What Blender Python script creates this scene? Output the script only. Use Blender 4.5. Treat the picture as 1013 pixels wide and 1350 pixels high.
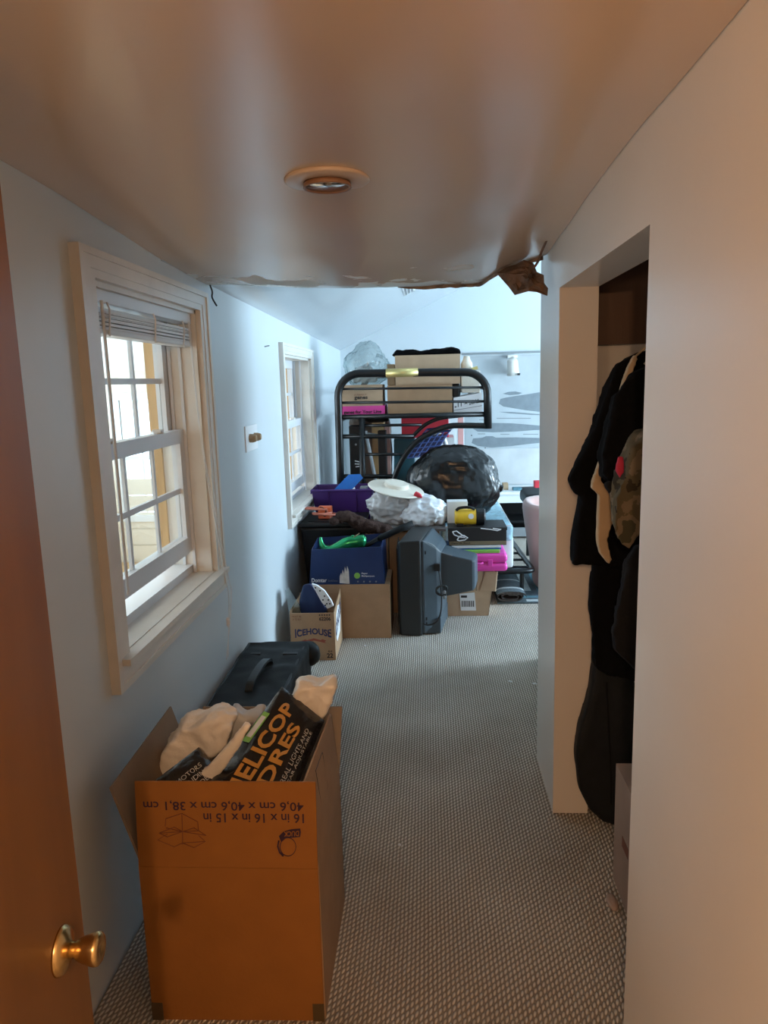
import bpy, bmesh, math, random
from mathutils import Vector, Matrix, noise
random.seed(7)
for o in list(bpy.data.objects): bpy.data.objects.remove(o)
SC = bpy.context.scene
COL = SC.collection
PI = math.pi

# ------------------------------------------------------------------ camera
F, CX, CY, H = 970.0, 506.5, 675.0, 1.43
_vy = Vector((563-CX, -(502-CY), -F)).normalized()
_vz = Vector((667-CX, -(6400-CY), -F)).normalized()
_dn = (_vz - _vy*_vz.dot(_vy)).normalized()
_up = -_dn
_xr = _vy.cross(_up)
AX = (_xr, _vy, _up)                       # world X, Y, Z seen from the camera
M = Matrix(((_xr.x, _xr.y, _xr.z), (_vy.x, _vy.y, _vy.z), (_up.x, _up.y, _up.z)))
cam_data = bpy.data.cameras.new('camera')
cam_data.sensor_fit = 'AUTO'; cam_data.sensor_width = 36; cam_data.lens = F*36/1350
cam_data.clip_start = 0.02
cam = bpy.data.objects.new('camera', cam_data); COL.objects.link(cam)
mw = M.to_4x4(); mw.translation = Vector((0, 0, H)); cam.matrix_world = mw
SC.camera = cam

def ray(px, py): return M @ Vector((px-CX, -(py-CY), -F))
def P(px, py, Y):
    d = ray(px, py); t = Y/d.y
    return Vector((t*d.x, Y, H+t*d.z))
def PZ(px, py, z):
    d = ray(px, py); t = (z-H)/d.z
    return Vector((t*d.x, t*d.y, z))
def PX(px, py, x):
    d = ray(px, py); t = x/d.x
    return Vector((x, t*d.y, H+t*d.z))

# ------------------------------------------------------------------ light
SC.view_settings.view_transform = 'Standard'
SC.view_settings.look = 'None'
SC.view_settings.gamma = 1
SC.view_settings.use_curve_mapping = False
SC.view_settings.exposure = 0.2
world = bpy.data.worlds.new('daylight_sky'); SC.world = world; world.use_nodes = True
bg = world.node_tree.nodes['Background']
bg.inputs[0].default_value = (0.66, 0.86, 1.0, 1); bg.inputs[1].default_value = 4.0

def area(name, loc, direction, sx, sy, power, color):
    l = bpy.data.lights.new(name, 'AREA'); l.shape = 'RECTANGLE'; l.size = sx; l.size_y = sy
    l.energy = power; l.color = color
    o = bpy.data.objects.new(name, l); COL.objects.link(o); o.location = loc
    o.rotation_euler = Vector(direction).to_track_quat('-Z', 'Z').to_euler()
    return o
# daylight entering by the big window in the far room's right-hand wall, and by the porch side
area('daylight_far_window', (4.75, 4.80, 1.25), (-1, 0, -0.05), 2.2, 1.3, 430, (0.62, 0.83, 1.0))
area('daylight_porch_side', (-3.75, 3.4, 1.45), (1, 0, -0.05), 4.6, 1.5, 165, (0.95, 0.96, 1.0))

# ------------------------------------------------------------------ materials
MATS = {}
def mat(name, color, rough=0.6, metal=0.0, noise_amt=0.0, noise_scale=8.0, bump=0.0, bump_scale=60.0,
        spec=0.5, coat=0.0, sheen=0.0, trans=0.0, stretch=(1, 1, 1), alpha=1.0):
    if name in MATS: return MATS[name]
    m = bpy.data.materials.new(name); m.use_nodes = True
    nt = m.node_tree; b = nt.nodes['Principled BSDF']
    b.inputs['Base Color'].default_value = (*color, 1); b.inputs['Roughness'].default_value = rough
    b.inputs['Metallic'].default_value = metal; b.inputs['Specular IOR Level'].default_value = spec
    b.inputs['Coat Weight'].default_value = coat; b.inputs['Sheen Weight'].default_value = sheen
    b.inputs['Transmission Weight'].default_value = trans; b.inputs['Alpha'].default_value = alpha
    if noise_amt or bump:
        tc = nt.nodes.new('ShaderNodeTexCoord'); mp = nt.nodes.new('ShaderNodeMapping')
        mp.inputs['Scale'].default_value = stretch
        nt.links.new(tc.outputs['Object'], mp.inputs[0])
    if noise_amt:
        n = nt.nodes.new('ShaderNodeTexNoise'); n.inputs['Scale'].default_value = noise_scale
        n.inputs['Detail'].default_value = 5
        r = nt.nodes.new('ShaderNodeValToRGB')
        r.color_ramp.elements[0].position = 0.3; r.color_ramp.elements[1].position = 0.7
        r.color_ramp.elements[0].color = (*[c*(1-noise_amt) for c in color], 1)
        r.color_ramp.elements[1].color = (*[min(1, c*(1+noise_amt)) for c in color], 1)
        nt.links.new(mp.outputs[0], n.inputs['Vector']); nt.links.new(n.outputs[0], r.inputs[0])
        nt.links.new(r.outputs[0], b.inputs['Base Color'])
    if bump:
        n2 = nt.nodes.new('ShaderNodeTexNoise'); n2.inputs['Scale'].default_value = bump_scale
        n2.inputs['Detail'].default_value = 4
        bp = nt.nodes.new('ShaderNodeBump'); bp.inputs['Strength'].default_value = bump
        bp.inputs['Distance'].default_value = 0.01
        nt.links.new(mp.outputs[0], n2.inputs['Vector']); nt.links.new(n2.outputs[0], bp.inputs['Height'])
        nt.links.new(bp.outputs[0], b.inputs['Normal'])
    MATS[name] = m
    return m

def carpet_material():
    m = bpy.data.materials.new('woven_carpet'); m.use_nodes = True; nt = m.node_tree
    b = nt.nodes['Principled BSDF']; b.inputs['Roughness'].default_value = 0.95
    b.inputs['Specular IOR Level'].default_value = 0.1
    tc = nt.nodes.new('ShaderNodeTexCoord'); mp = nt.nodes.new('ShaderNodeMapping')
    mp.inputs['Rotation'].default_value = (0, 0, PI/2)
    nt.links.new(tc.outputs['Object'], mp.inputs[0])
    L = nt.links
    def mth(op, a, b=None, c=None):
        q = nt.nodes.new('ShaderNodeMath'); q.operation = op
        for i_, v_ in enumerate((a, b, c)):
            if v_ is None: continue
            if isinstance(v_, (int, float)): q.inputs[i_].default_value = v_
            else: L.new(v_, q.inputs[i_])
        return q.outputs[0]
    sx = nt.nodes.new('ShaderNodeSeparateXYZ'); L.new(tc.outputs['Object'], sx.inputs[0])
    wob = nt.nodes.new('ShaderNodeTexNoise'); wob.inputs['Scale'].default_value = 30; L.new(tc.outputs['Object'], wob.inputs['Vector'])
    wv = mth('MULTIPLY', mth('SUBTRACT', wob.outputs[0], .5), .5)
    xx = mth('ADD', mth('DIVIDE', sx.outputs['X'], .0108), wv)
    col_ = mth('FLOOR', xx)
    u = mth('SUBTRACT', mth('FRACT', xx), .5)
    yy = mth('ADD', mth('ADD', mth('DIVIDE', sx.outputs['Y'], .0185), mth('MULTIPLY', col_, .5)), wv)
    v = mth('SUBTRACT', mth('FRACT', mth('ADD', yy, mth('MULTIPLY', u, -.6))), .5)
    d2 = mth('ADD', mth('MULTIPLY', mth('MULTIPLY', u, u), 4.6), mth('MULTIPLY', mth('MULTIPLY', v, v), 4.2))
    hgt = mth('MAXIMUM', mth('SUBTRACT', 1.0, d2), 0.0)
    cr_ = nt.nodes.new('ShaderNodeValToRGB'); e_ = cr_.color_ramp.elements
    e_[0].position = 0.05; e_[0].color = (0.29, 0.25, 0.205, 1); e_[1].position = 0.85; e_[1].color = (0.80, 0.735, 0.645, 1)
    L.new(hgt, cr_.inputs[0])
    n = nt.nodes.new('ShaderNodeTexNoise'); n.inputs['Scale'].default_value = 1.6; n.inputs['Detail'].default_value = 6
    r = nt.nodes.new('ShaderNodeValToRGB')
    r.color_ramp.elements[0].position = 0.32; r.color_ramp.elements[0].color = (0.72, 0.69, 0.66, 1)
    r.color_ramp.elements[1].position = 0.62; r.color_ramp.elements[1].color = (1, 1, 1, 1)
    nt.links.new(tc.outputs['Object'], n.inputs['Vector']); nt.links.new(n.outputs[0], r.inputs[0])
    mx = nt.nodes.new('ShaderNodeMix'); mx.data_type = 'RGBA'; mx.blend_type = 'MULTIPLY'
    mx.inputs['Factor'].default_value = 1
    nt.links.new(cr_.outputs[0], mx.inputs['A']); nt.links.new(r.outputs[0], mx.inputs['B'])
    nt.links.new(mx.outputs['Result'], b.inputs['Base Color'])
    bp = nt.nodes.new('ShaderNodeBump'); bp.inputs['Strength'].default_value = 0.8
    bp.inputs['Distance'].default_value = 0.006
    nt.links.new(hgt, bp.inputs['Height']); nt.links.new(bp.outputs[0], b.inputs['Normal'])
    return m

def wood_material(name, c1, c2, rough=0.4, scale=(14, 14, 1.2)):
    m = bpy.data.materials.new(name); m.use_nodes = True; nt = m.node_tree
    b = nt.nodes['Principled BSDF']; b.inputs['Roughness'].default_value = rough
    tc = nt.nodes.new('ShaderNodeTexCoord'); mp = nt.nodes.new('ShaderNodeMapping')
    mp.inputs['Scale'].default_value = scale
    n = nt.nodes.new('ShaderNodeTexNoise'); n.inputs['Scale'].default_value = 1.5; n.inputs['Detail'].default_value = 8
    n.inputs['Distortion'].default_value = 0.6
    r = nt.nodes.new('ShaderNodeValToRGB')
    r.color_ramp.elements[0].position = 0.3; r.color_ramp.elements[0].color = (*c1, 1)
    r.color_ramp.elements[1].position = 0.7; r.color_ramp.elements[1].color = (*c2, 1)
    nt.links.new(tc.outputs['Object'], mp.inputs[0]); nt.links.new(mp.outputs[0], n.inputs['Vector'])
    nt.links.new(n.outputs[0], r.inputs[0]); nt.links.new(r.outputs[0], b.inputs['Base Color'])
    return m

def glass_material(name, tint=(1, 1, 1), gloss=0.08, rough=0.02):
    m = bpy.data.materials.new(name); m.use_nodes = True; nt = m.node_tree
    nt.nodes.remove(nt.nodes['Principled BSDF']); out = nt.nodes['Material Output']
    t = nt.nodes.new('ShaderNodeBsdfTransparent'); t.inputs[0].default_value = (*tint, 1)
    g = nt.nodes.new('ShaderNodeBsdfGlossy'); g.inputs['Roughness'].default_value = rough
    mx = nt.nodes.new('ShaderNodeMixShader'); mx.inputs[0].default_value = gloss
    nt.links.new(t.outputs[0], mx.inputs[1]); nt.links.new(g.outputs[0], mx.inputs[2])
    nt.links.new(mx.outputs[0], out.inputs[0])
    return m

def ceiling_material():
    """painted drywall, peeled to chalky patches near the torn edge"""
    m = bpy.data.materials.new('old_ceiling_paint'); m.use_nodes = True; nt = m.node_tree
    b = nt.nodes['Principled BSDF']; b.inputs['Roughness'].default_value = 0.22; b.inputs['Specular IOR Level'].default_value = 0.75
    tc = nt.nodes.new('ShaderNodeTexCoord'); sp = nt.nodes.new('ShaderNodeSeparateXYZ')
    nt.links.new(tc.outputs['Object'], sp.inputs[0])
    n = nt.nodes.new('ShaderNodeTexNoise'); n.inputs['Scale'].default_value = 5.5; n.inputs['Detail'].default_value = 7
    n.inputs['Distortion'].default_value = 0.4
    nt.links.new(tc.outputs['Object'], n.inputs['Vector'])
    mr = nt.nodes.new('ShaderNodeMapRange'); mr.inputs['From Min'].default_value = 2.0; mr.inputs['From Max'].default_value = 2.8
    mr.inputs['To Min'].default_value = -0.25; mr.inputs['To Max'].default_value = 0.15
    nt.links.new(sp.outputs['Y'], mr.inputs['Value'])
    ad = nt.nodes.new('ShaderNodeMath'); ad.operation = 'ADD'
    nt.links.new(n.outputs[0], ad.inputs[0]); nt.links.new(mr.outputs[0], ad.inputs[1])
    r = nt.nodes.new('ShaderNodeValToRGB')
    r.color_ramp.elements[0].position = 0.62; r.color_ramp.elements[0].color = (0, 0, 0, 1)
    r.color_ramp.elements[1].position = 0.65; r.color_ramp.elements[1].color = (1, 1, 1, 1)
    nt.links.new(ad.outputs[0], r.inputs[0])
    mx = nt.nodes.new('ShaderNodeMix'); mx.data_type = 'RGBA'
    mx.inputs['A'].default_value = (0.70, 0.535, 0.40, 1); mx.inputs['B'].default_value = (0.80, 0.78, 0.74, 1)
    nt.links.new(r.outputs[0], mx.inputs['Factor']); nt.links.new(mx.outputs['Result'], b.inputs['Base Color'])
    rr = nt.nodes.new('ShaderNodeMapRange'); rr.inputs['To Min'].default_value = 0.22; rr.inputs['To Max'].default_value = 0.85
    nt.links.new(r.outputs[0], rr.inputs['Value']); nt.links.new(rr.outputs[0], b.inputs['Roughness'])
    return m

m_carpet = carpet_material()
m_wall = mat('pale_blue_grey_paint', (0.645, 0.705, 0.735), 0.36, noise_amt=0.02, noise_scale=2, bump=0.04, bump_scale=25)
m_wallr = mat('off_white_wall_paint', (0.74, 0.68, 0.61), 0.30, noise_amt=0.02, noise_scale=2, bump=0.04, bump_scale=25)
m_vault = mat('white_satin_ceiling_paint', (0.60, 0.64, 0.67), 0.13, bump=0.06, bump_scale=4, spec=0.9)
m_ceil = ceiling_material()
m_trim = mat('cream_trim_paint', (0.76, 0.73, 0.67), 0.35, noise_amt=0.05, noise_scale=10)
m_sash = mat('white_vinyl_sash', (0.72, 0.745, 0.78), 0.35)
m_pine = wood_material('raw_pine', (0.50, 0.30, 0.13), (0.66, 0.42, 0.20), 0.5)
m_door = wood_material('varnished_birch_veneer', (0.145, 0.062, 0.015), (0.195, 0.088, 0.024), 0.38, (9, 9, 0.7))
m_darkwood = wood_material('dark_brown_wood', (0.075, 0.035, 0.018), (0.12, 0.058, 0.03), 0.5)
m_brass = mat('antique_brass', (0.62, 0.44, 0.20), 0.25, 1.0)
m_glass = glass_material('window_glass', (0.97, 0.99, 1.0), 0.07)
m_clear = glass_material('clear_plastic_film', (0.80, 0.86, 0.86), 0.22, 0.18)
m_cream = mat('cream_porch_paint', (0.80, 0.72, 0.60), 0.7)
m_porchw = mat('porch_white_paint', (0.84, 0.82, 0.76), 0.7)
m_card = mat('kraft_cardboard', (0.40, 0.255, 0.15), 0.75, noise_amt=0.07, noise_scale=14, bump=0.05, bump_scale=120, spec=0.2)
m_card_in = mat('kraft_inside', (0.27, 0.205, 0.15), 0.8, noise_amt=0.06, noise_scale=14, spec=0.2)
m_orangecard = mat('golden_brown_cardboard', (0.32, 0.128, 0.028), 0.7, noise_amt=0.06, noise_scale=10, bump=0.05, bump_scale=120, spec=0.25)
m_lightcard = mat('light_tan_cardboard', (0.50, 0.355, 0.235), 0.75, noise_amt=0.06, noise_scale=14, bump=0.05, bump_scale=120, spec=0.2)
m_tape = mat('packing_tape', (0.50, 0.38, 0.25), 0.25)
m_navyink = mat('dark_purple_ink', (0.035, 0.012, 0.035), 0.7)
m_brownink = mat('brown_line_ink', (0.16, 0.045, 0.02), 0.7)
m_blueink = mat('navy_ink', (0.022, 0.03, 0.10), 0.6)
m_redink = mat('rust_red_ink', (0.30, 0.07, 0.04), 0.6)
m_black = mat('black_ink', (0.012, 0.012, 0.013), 0.6)
m_white = mat('white_paper', (0.80, 0.81, 0.82), 0.6)
m_whiteplastic = mat('white_plastic', (0.80, 0.80, 0.79), 0.35)
m_blackmetal = mat('black_enamelled_tube', (0.006, 0.007, 0.008), 0.33, spec=0.35)
m_gold = mat('gold_label', (0.62, 0.50, 0.20), 0.32, 0.6)
m_blackfab = mat('black_nylon', (0.009, 0.0105, 0.012), 0.6, noise_amt=0.2, noise_scale=20, bump=0.2, bump_scale=250, spec=0.25)
m_blackcloth = mat('black_cotton', (0.0045, 0.0045, 0.005), 0.9, bump=0.2, bump_scale=120, spec=0.06)
m_darkcloth = mat('charcoal_cotton', (0.011, 0.0105, 0.011), 0.9, bump=0.2, bump_scale=120, spec=0.08)
m_blackplastic = mat('black_plastic', (0.009, 0.010, 0.011), 0.42, spec=0.3)
m_trash = mat('black_polythene', (0.004, 0.0045, 0.005), 0.26, bump=0.3, bump_scale=11, spec=0.5, stretch=(1.8, 1, 0.35))
m_navycard = mat('royal_blue_carton', (0.011, 0.034, 0.125), 0.45, noise_amt=0.12, noise_scale=9)
m_torn = mat('torn_paper_white', (0.66, 0.64, 0.60), 0.8, noise_amt=0.15, noise_scale=40)
m_purple = mat('purple_plastic', (0.055, 0.020, 0.15), 0.35)
m_blueplastic = mat('bright_blue_plastic', (0.02, 0.17, 0.58), 0.35)
m_navyplastic = mat('navy_padded_vinyl', (0.011, 0.028, 0.10), 0.4)
m_orange = mat('orange_plastic', (0.78, 0.16, 0.06), 0.4)
m_cord = mat('salmon_orange_cord', (0.62, 0.20, 0.13), 0.5)
m_fur = mat('brown_plush', (0.060, 0.036, 0.030), 0.95, noise_amt=0.4, noise_scale=60, bump=0.8, bump_scale=180, spec=0.1)
m_green = mat('shiny_green_foil', (0.02, 0.33, 0.12), 0.18, 0.55, noise_amt=0.25, noise_scale=20)
m_tvfront = mat('dark_grey_bezel', (0.020, 0.025, 0.027), 0.45, bump=0.05, bump_scale=300)
m_tvback = mat('blue_grey_shell', (0.048, 0.070, 0.088), 0.5, bump=0.05, bump_scale=300)
m_greybag = mat('grey_polythene', (0.50, 0.51, 0.52), 0.35, bump=0.5, bump_scale=14, stretch=(1, 1, 0.4))
m_whitebag = mat('white_polythene', (0.78, 0.82, 0.86), 0.35, bump=0.5, bump_scale=16, stretch=(1, 1, 0.4))
m_creambag = mat('translucent_cream_polythene', (0.86, 0.80, 0.71), 0.3, bump=0.6, bump_scale=22)
m_straw = mat('cream_straw', (0.72, 0.66, 0.56), 0.8, bump=0.3, bump_scale=150)
m_red = mat('red_cloth', (0.62, 0.03, 0.05), 0.6)
m_pink = mat('hot_pink_plastic', (0.80, 0.06, 0.42), 0.35)
m_lime = mat('lime_green_plastic', (0.25, 0.58, 0.10), 0.4)
m_yellow = mat('yellow_plastic', (0.85, 0.52, 0.03), 0.35)
m_quilt = mat('pale_blue_quilt', (0.42, 0.66, 0.76), 0.85, noise_amt=0.22, noise_scale=38, bump=0.7, bump_scale=30)
m_mattress = mat('white_ticking', (0.76, 0.80, 0.82), 0.85, bump=0.15, bump_scale=60)
m_rugdark = mat('slate_rug_pile', (0.085, 0.115, 0.13), 0.95, noise_amt=0.25, noise_scale=60, bump=0.4, bump_scale=200)
m_ruglight = mat('pale_grey_rug_pile', (0.42, 0.46, 0.46), 0.95, noise_amt=0.15, noise_scale=60)
m_rugteal = mat('teal_rug_pile', (0.10, 0.22, 0.27), 0.95, noise_amt=0.2, noise_scale=60)
m_rugback = mat('dark_brown_rug_backing', (0.06, 0.052, 0.048), 0.95, noise_amt=0.3, noise_scale=50)
m_blush = mat('blush_velvet', (0.55, 0.33, 0.29), 0.8, sheen=0.4)
m_poster = mat('pale_blue_grey_print', (0.47, 0.51, 0.53), 0.5, noise_amt=0.07, noise_scale=6)
m_silh = mat('mid_grey_print', (0.20, 0.235, 0.26), 0.5, noise_amt=0.08, noise_scale=20)
m_camo = mat('khaki_camouflage', (0.17, 0.135, 0.075), 0.9, noise_amt=0.5, noise_scale=11, spec=0.15)
_r = [n for n in m_camo.node_tree.nodes if n.type == 'VALTORGB'][0].color_ramp; _r.interpolation = 'CONSTANT'
_r.elements[0].position = 0.0; _r.elements[0].color = (0.028, 0.021, 0.012, 1); _r.elements[1].position = 0.42; _r.elements[1].color = (0.080, 0.062, 0.034, 1)
_e = _r.elements.new(0.52); _e.color = (0.135, 0.10, 0.062, 1); _e = _r.elements.new(0.62); _e.color = (0.05, 0.044, 0.024, 1)
m_tan = mat('tan_cotton', (0.40, 0.29, 0.18), 0.9, noise_amt=0.1, noise_scale=12, spec=0.2)
m_torn_br = mat('brown_gypsum_paper', (0.165, 0.088, 0.048), 0.85, noise_amt=0.45, noise_scale=16, bump=0.5, bump_scale=40)
m_gyp = mat('torn_gypsum_core', (0.26, 0.18, 0.125), 0.9, noise_amt=0.5, noise_scale=25)
m_chrome = mat('reflector', (0.75, 0.74, 0.72), 0.18, 1.0)
m_beigebox = mat('greyish_brown_cardboard', (0.30, 0.215, 0.17), 0.8, noise_amt=0.05, noise_scale=12)
m_teal = mat('dark_teal_plastic', (0.02, 0.10, 0.13), 0.5)
m_grey = mat('mid_grey_plastic', (0.24, 0.26, 0.27), 0.5)
m_slat = mat('off_white_blind_slat', (0.74, 0.75, 0.75), 0.45)
m_bstrand = mat('mid_blue_plastic', (.07, .12, .34), .4)
m_gilt = mat('amber_orange_print', (0.62, 0.30, 0.06), 0.4)

# ------------------------------------------------------------------ mesh helpers
class MB:
    def __init__(s): s.v = []; s.f = []
    def add(s, vs, fs):
        k = len(s.v); s.v += [tuple(v) for v in vs]; s.f += [tuple(i+k for i in f) for f in fs]; return s
    def box(s, x0, x1, y0, y1, z0, z1):
        return s.hexa([(x0,y0,z0),(x1,y0,z0),(x1,y1,z0),(x0,y1,z0),(x0,y0,z1),(x1,y0,z1),(x1,y1,z1),(x0,y1,z1)])
    def hexa(s, p):
        return s.add(p, [(0,3,2,1),(4,5,6,7),(0,1,5,4),(1,2,6,5),(2,3,7,6),(3,0,4,7)])
    def prism(s, pts, off):
        """closed outline pts (3D, coplanar) pushed by vector off"""
        n = len(pts); off = Vector(off); a = [Vector(p) for p in pts]
        return s.add(a+[p+off for p in a], [tuple(range(n))[::-1], tuple(range(n, 2*n))] +
                     [(i, (i+1) % n, n+(i+1) % n, n+i) for i in range(n)])
    def tube(s, pts, r, n=10, closed=False):
        pts = [Vector(p) for p in pts]; rs = r if isinstance(r, (list, tuple)) else [r]*len(pts)
        N = len(pts); vs = []; fs = []; prev = None
        for i, p in enumerate(pts):
            a = pts[i-1] if (i > 0 or closed) else p; b = pts[(i+1) % N] if (i < N-1 or closed) else p
            t = (b-a).normalized()
            if prev is None:
                u = t.orthogonal().normalized()
            else:
                u = (prev - t*prev.dot(t)); u = u.normalized() if u.length > 1e-6 else t.orthogonal().normalized()
            prev = u; w = t.cross(u)
            for k in range(n):
                an = 2*PI*k/n; vs.append(p + (u*math.cos(an)+w*math.sin(an))*rs[i])
        for i in range(N if closed else N-1):
            j = (i+1) % N
            for k in range(n):
                fs.append((i*n+k, i*n+(k+1) % n, j*n+(k+1) % n, j*n+k))
        if not closed:
            fs.append(tuple(range(n))[::-1]); fs.append(tuple((N-1)*n+k for k in range(n)))
        return s.add(vs, fs)
    def lathe(s, prof, c, axis=(0, 0, 1), n=24):
        """prof: list of (radius, distance along axis)"""
        ax = Vector(axis).normalized(); u = ax.orthogonal().normalized(); w = ax.cross(u); c = Vector(c); vs = []; fs = []
        for r, d in prof:
            for k in range(n):
                an = 2*PI*k/n; vs.append(c+ax*d+(u*math.cos(an)+w*math.sin(an))*r)
        for i in range(len(prof)-1):
            for k in range(n):
                fs.append((i*n+k, i*n+(k+1) % n, (i+1)*n+(k+1) % n, (i+1)*n+k))
        fs.append(tuple(range(n))[::-1]); fs.append(tuple((len(prof)-1)*n+k for k in range(n)))
        return s.add(vs, fs)
    def build(s, name, m, parent=None, smooth=False, bevel=0.0, origin=None, seg=2):
        """vertices are in world space; the object is placed at its parent's origin"""
        if origin is None: origin = Vector(parent['_o']) if parent is not None else Vector((0, 0, 0))
        origin = Vector(origin)
        me = bpy.data.meshes.new(name)
        me.from_pydata([tuple(Vector(v)-origin) for v in s.v], [], s.f)
        bm = bmesh.new(); bm.from_mesh(me); bmesh.ops.recalc_face_normals(bm, faces=bm.faces)
        if bevel:
            es = [e for e in bm.edges if len(e.link_faces) == 2 and e.calc_face_angle(0) > 0.5]
            bmesh.ops.bevel(bm, geom=es, offset=bevel, segments=seg, affect='EDGES', profile=0.5)
        bm.to_mesh(me); bm.free()
        if smooth:
            for p in me.polygons: p.use_smooth = True
        me.materials.append(m)
        o = bpy.data.objects.new(name, me); COL.objects.link(o)
        if parent is None: o.location = origin
        else: o.parent = parent
        o['_o'] = tuple(origin)
        return o

def tag(o, label, cat, group=None):
    o['label'] = label; o['category'] = cat
    if group: o['group'] = group
    return o
def thing(name, label, cat, loc, group=None):
    o = bpy.data.objects.new(name, None); COL.objects.link(o); o.location = loc; o.empty_display_size = 0.05
    o['_o'] = tuple(loc); return tag(o, label, cat, group)
def struct(o, label=None):
    o['kind'] = 'structure'
    if label: o['label'] = label
    return o
def sgroup(name, loc=(0, 0, 0), label=None):
    o = bpy.data.objects.new(name, None); COL.objects.link(o); o.location = loc; o['_o'] = tuple(loc)
    return struct(o, label)

def arc(c, r, a0, a1, n, u, w):
    c = Vector(c); u = Vector(u); w = Vector(w)
    return [c+(u*math.cos(a0+(a1-a0)*i/n)+w*math.sin(a0+(a1-a0)*i/n))*r for i in range(n+1)]
def smooth_path(pts, n=6):
    """Catmull-Rom through points"""
    pts = [Vector(p) for p in pts]; out = []
    for i in range(len(pts)-1):
        p0 = pts[max(i-1, 0)]; p1 = pts[i]; p2 = pts[i+1]; p3 = pts[min(i+2, len(pts)-1)]
        for k in range(n):
            t = k/n
            out.append(0.5*((2*p1)+(p2-p0)*t+(2*p0-5*p1+4*p2-p3)*t*t+(3*p1-p0-3*p2+p3)*t**3))
    out.append(pts[-1]); return out

def text_geo(s, bold=0.0):
    cu = bpy.data.curves.new('lettering', 'FONT'); cu.body = s; cu.size = 1.0; cu.offset = bold; cu.resolution_u = 3
    o = bpy.data.objects.new('lettering', cu); COL.objects.link(o)
    bpy.context.view_layer.update()
    me = bpy.data.meshes.new_from_object(o.evaluated_get(bpy.context.evaluated_depsgraph_get()))
    vs = [(v.co.x, v.co.y) for v in me.vertices]; fs = [tuple(p.vertices) for p in me.polygons]
    bpy.data.objects.remove(o); bpy.data.meshes.remove(me); bpy.data.curves.remove(cu)
    x0 = min(v[0] for v in vs); x1 = max(v[0] for v in vs); y1 = max(v[1] for v in vs); y0 = min(v[1] for v in vs)
    return [((v[0]-x0)/(x1-x0), (v[1]-y0)/(y1-y0)) for v in vs], fs
def lettering(parent, s, o, u, w, m, fn=None, bold=0.0, name='lettering'):
    """letters filling the parallelogram o + a*u + b*w (a, b in 0..1); fn maps (a, b) elsewhere"""
    uv, fs = text_geo(s, bold); o = Vector(o); u = Vector(u); w = Vector(w)
    mb = MB(); mb.add([(fn(a, b) if fn else o+u*a+w*b) for a, b in uv], fs)
    return mb.build(name, m, parent)

def remeshed(mb, voxel, smooth=6, amp=0.0, freq=6.0, seed=0, ridge=0.0):
    me = bpy.data.meshes.new('tmp'); me.from_pydata(mb.v, [], mb.f)
    bm = bmesh.new(); bm.from_mesh(me); bmesh.ops.recalc_face_normals(bm, faces=bm.faces); bm.to_mesh(me); bm.free()
    o = bpy.data.objects.new('tmp', me); COL.objects.link(o)
    r = o.modifiers.new('r', 'REMESH'); r.mode = 'VOXEL'; r.voxel_size = voxel
    sm = o.modifiers.new('s', 'SMOOTH'); sm.iterations = smooth; sm.factor = 0.5
    bpy.context.view_layer.update()
    me2 = bpy.data.meshes.new_from_object(o.evaluated_get(bpy.context.evaluated_depsgraph_get()))
    vs = []
    for v in me2.vertices:
        c = v.co.copy()
        if amp:
            q = Vector((c.x*freq, c.y*freq, c.z*freq*0.35+seed*3.1))
            c += v.normal*amp*noise.noise(q) + v.normal*amp*0.5*noise.noise(q*2.3)
        if ridge:
            q = Vector((c.x, c.y, c.z))*freq*1.3+Vector((seed*1.7, 0, seed))
            w = Vector((noise.noise(q*.5), noise.noise(q*.5+Vector((5, 1, 2))), noise.noise(q*.5+Vector((1, 7, 3)))))
            q = q+w*1.2
            c += v.normal*ridge*(.45-1.2*abs(noise.noise(q))-.6*abs(noise.noise(q*2.3)))
        vs.append(tuple(c))
    fs = [tuple(p.vertices) for p in me2.polygons]
    bpy.data.objects.remove(o); bpy.data.meshes.remove(me); bpy.data.meshes.remove(me2)
    k = MB(); k.add(vs, fs); return k

def blob(c, r, seed=0, amp=0.12, freq=1.6, fold=0.05, floor=None, sub=4, bulge=1.0, crease=0.0):
    """a slumped bag: displaced sphere with creases running to the top"""
    bm = bmesh.new(); bmesh.ops.create_icosphere(bm, subdivisions=sub, radius=1)
    mb = MB(); vs = []; c = Vector(c)
    for v in bm.verts:
        d = v.co.normalized(); q = d*freq+Vector((seed*7.3, seed*1.7, 0))
        k = 1+amp*noise.noise(q)+amp*0.5*noise.noise(q*2.2)
        an = math.atan2(d.y, d.x)
        k += fold*abs(noise.noise(Vector((an*3.2+seed, d.z*1.2, seed))))-fold*0.6*abs(noise.noise(Vector((d.x*5, d.y*5, d.z*5+seed))))
        if crease:
            w = Vector((noise.noise(d*2+Vector((seed, 0, 0))), noise.noise(d*2+Vector((0, seed, 0))), 0))*.5
            k -= crease*(abs(noise.noise((d+w)*3.1+Vector((seed*2.1, 3, 1))))+.6*abs(noise.noise((d+w)*6.7+Vector((1, seed, 5))))+.35*abs(noise.noise((d+w)*13+Vector((4, seed, 2)))))-crease*.35
        p = Vector((math.copysign(abs(d.x)**bulge, d.x)*r[0], math.copysign(abs(d.y)**bulge, d.y)*r[1], math.copysign(abs(d.z)**bulge, d.z)*r[2]))*k + c
        if floor is not None and p.z < floor: p.z = floor + 0.002*noise.noise(q*5)*0
        vs.append(p)
    mb.add(vs, [tuple(x.index for x in f.verts) for f in bm.faces]); bm.free()
    return mb

# ------------------------------------------------------------------ structure
XL, XR = -0.804, 0.394
struct(MB().box(-0.80, 4.7, -2.6, 7.05, -0.08, 0.0).build('floor', m_carpet), 'beige and grey woven loop carpet')

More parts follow.
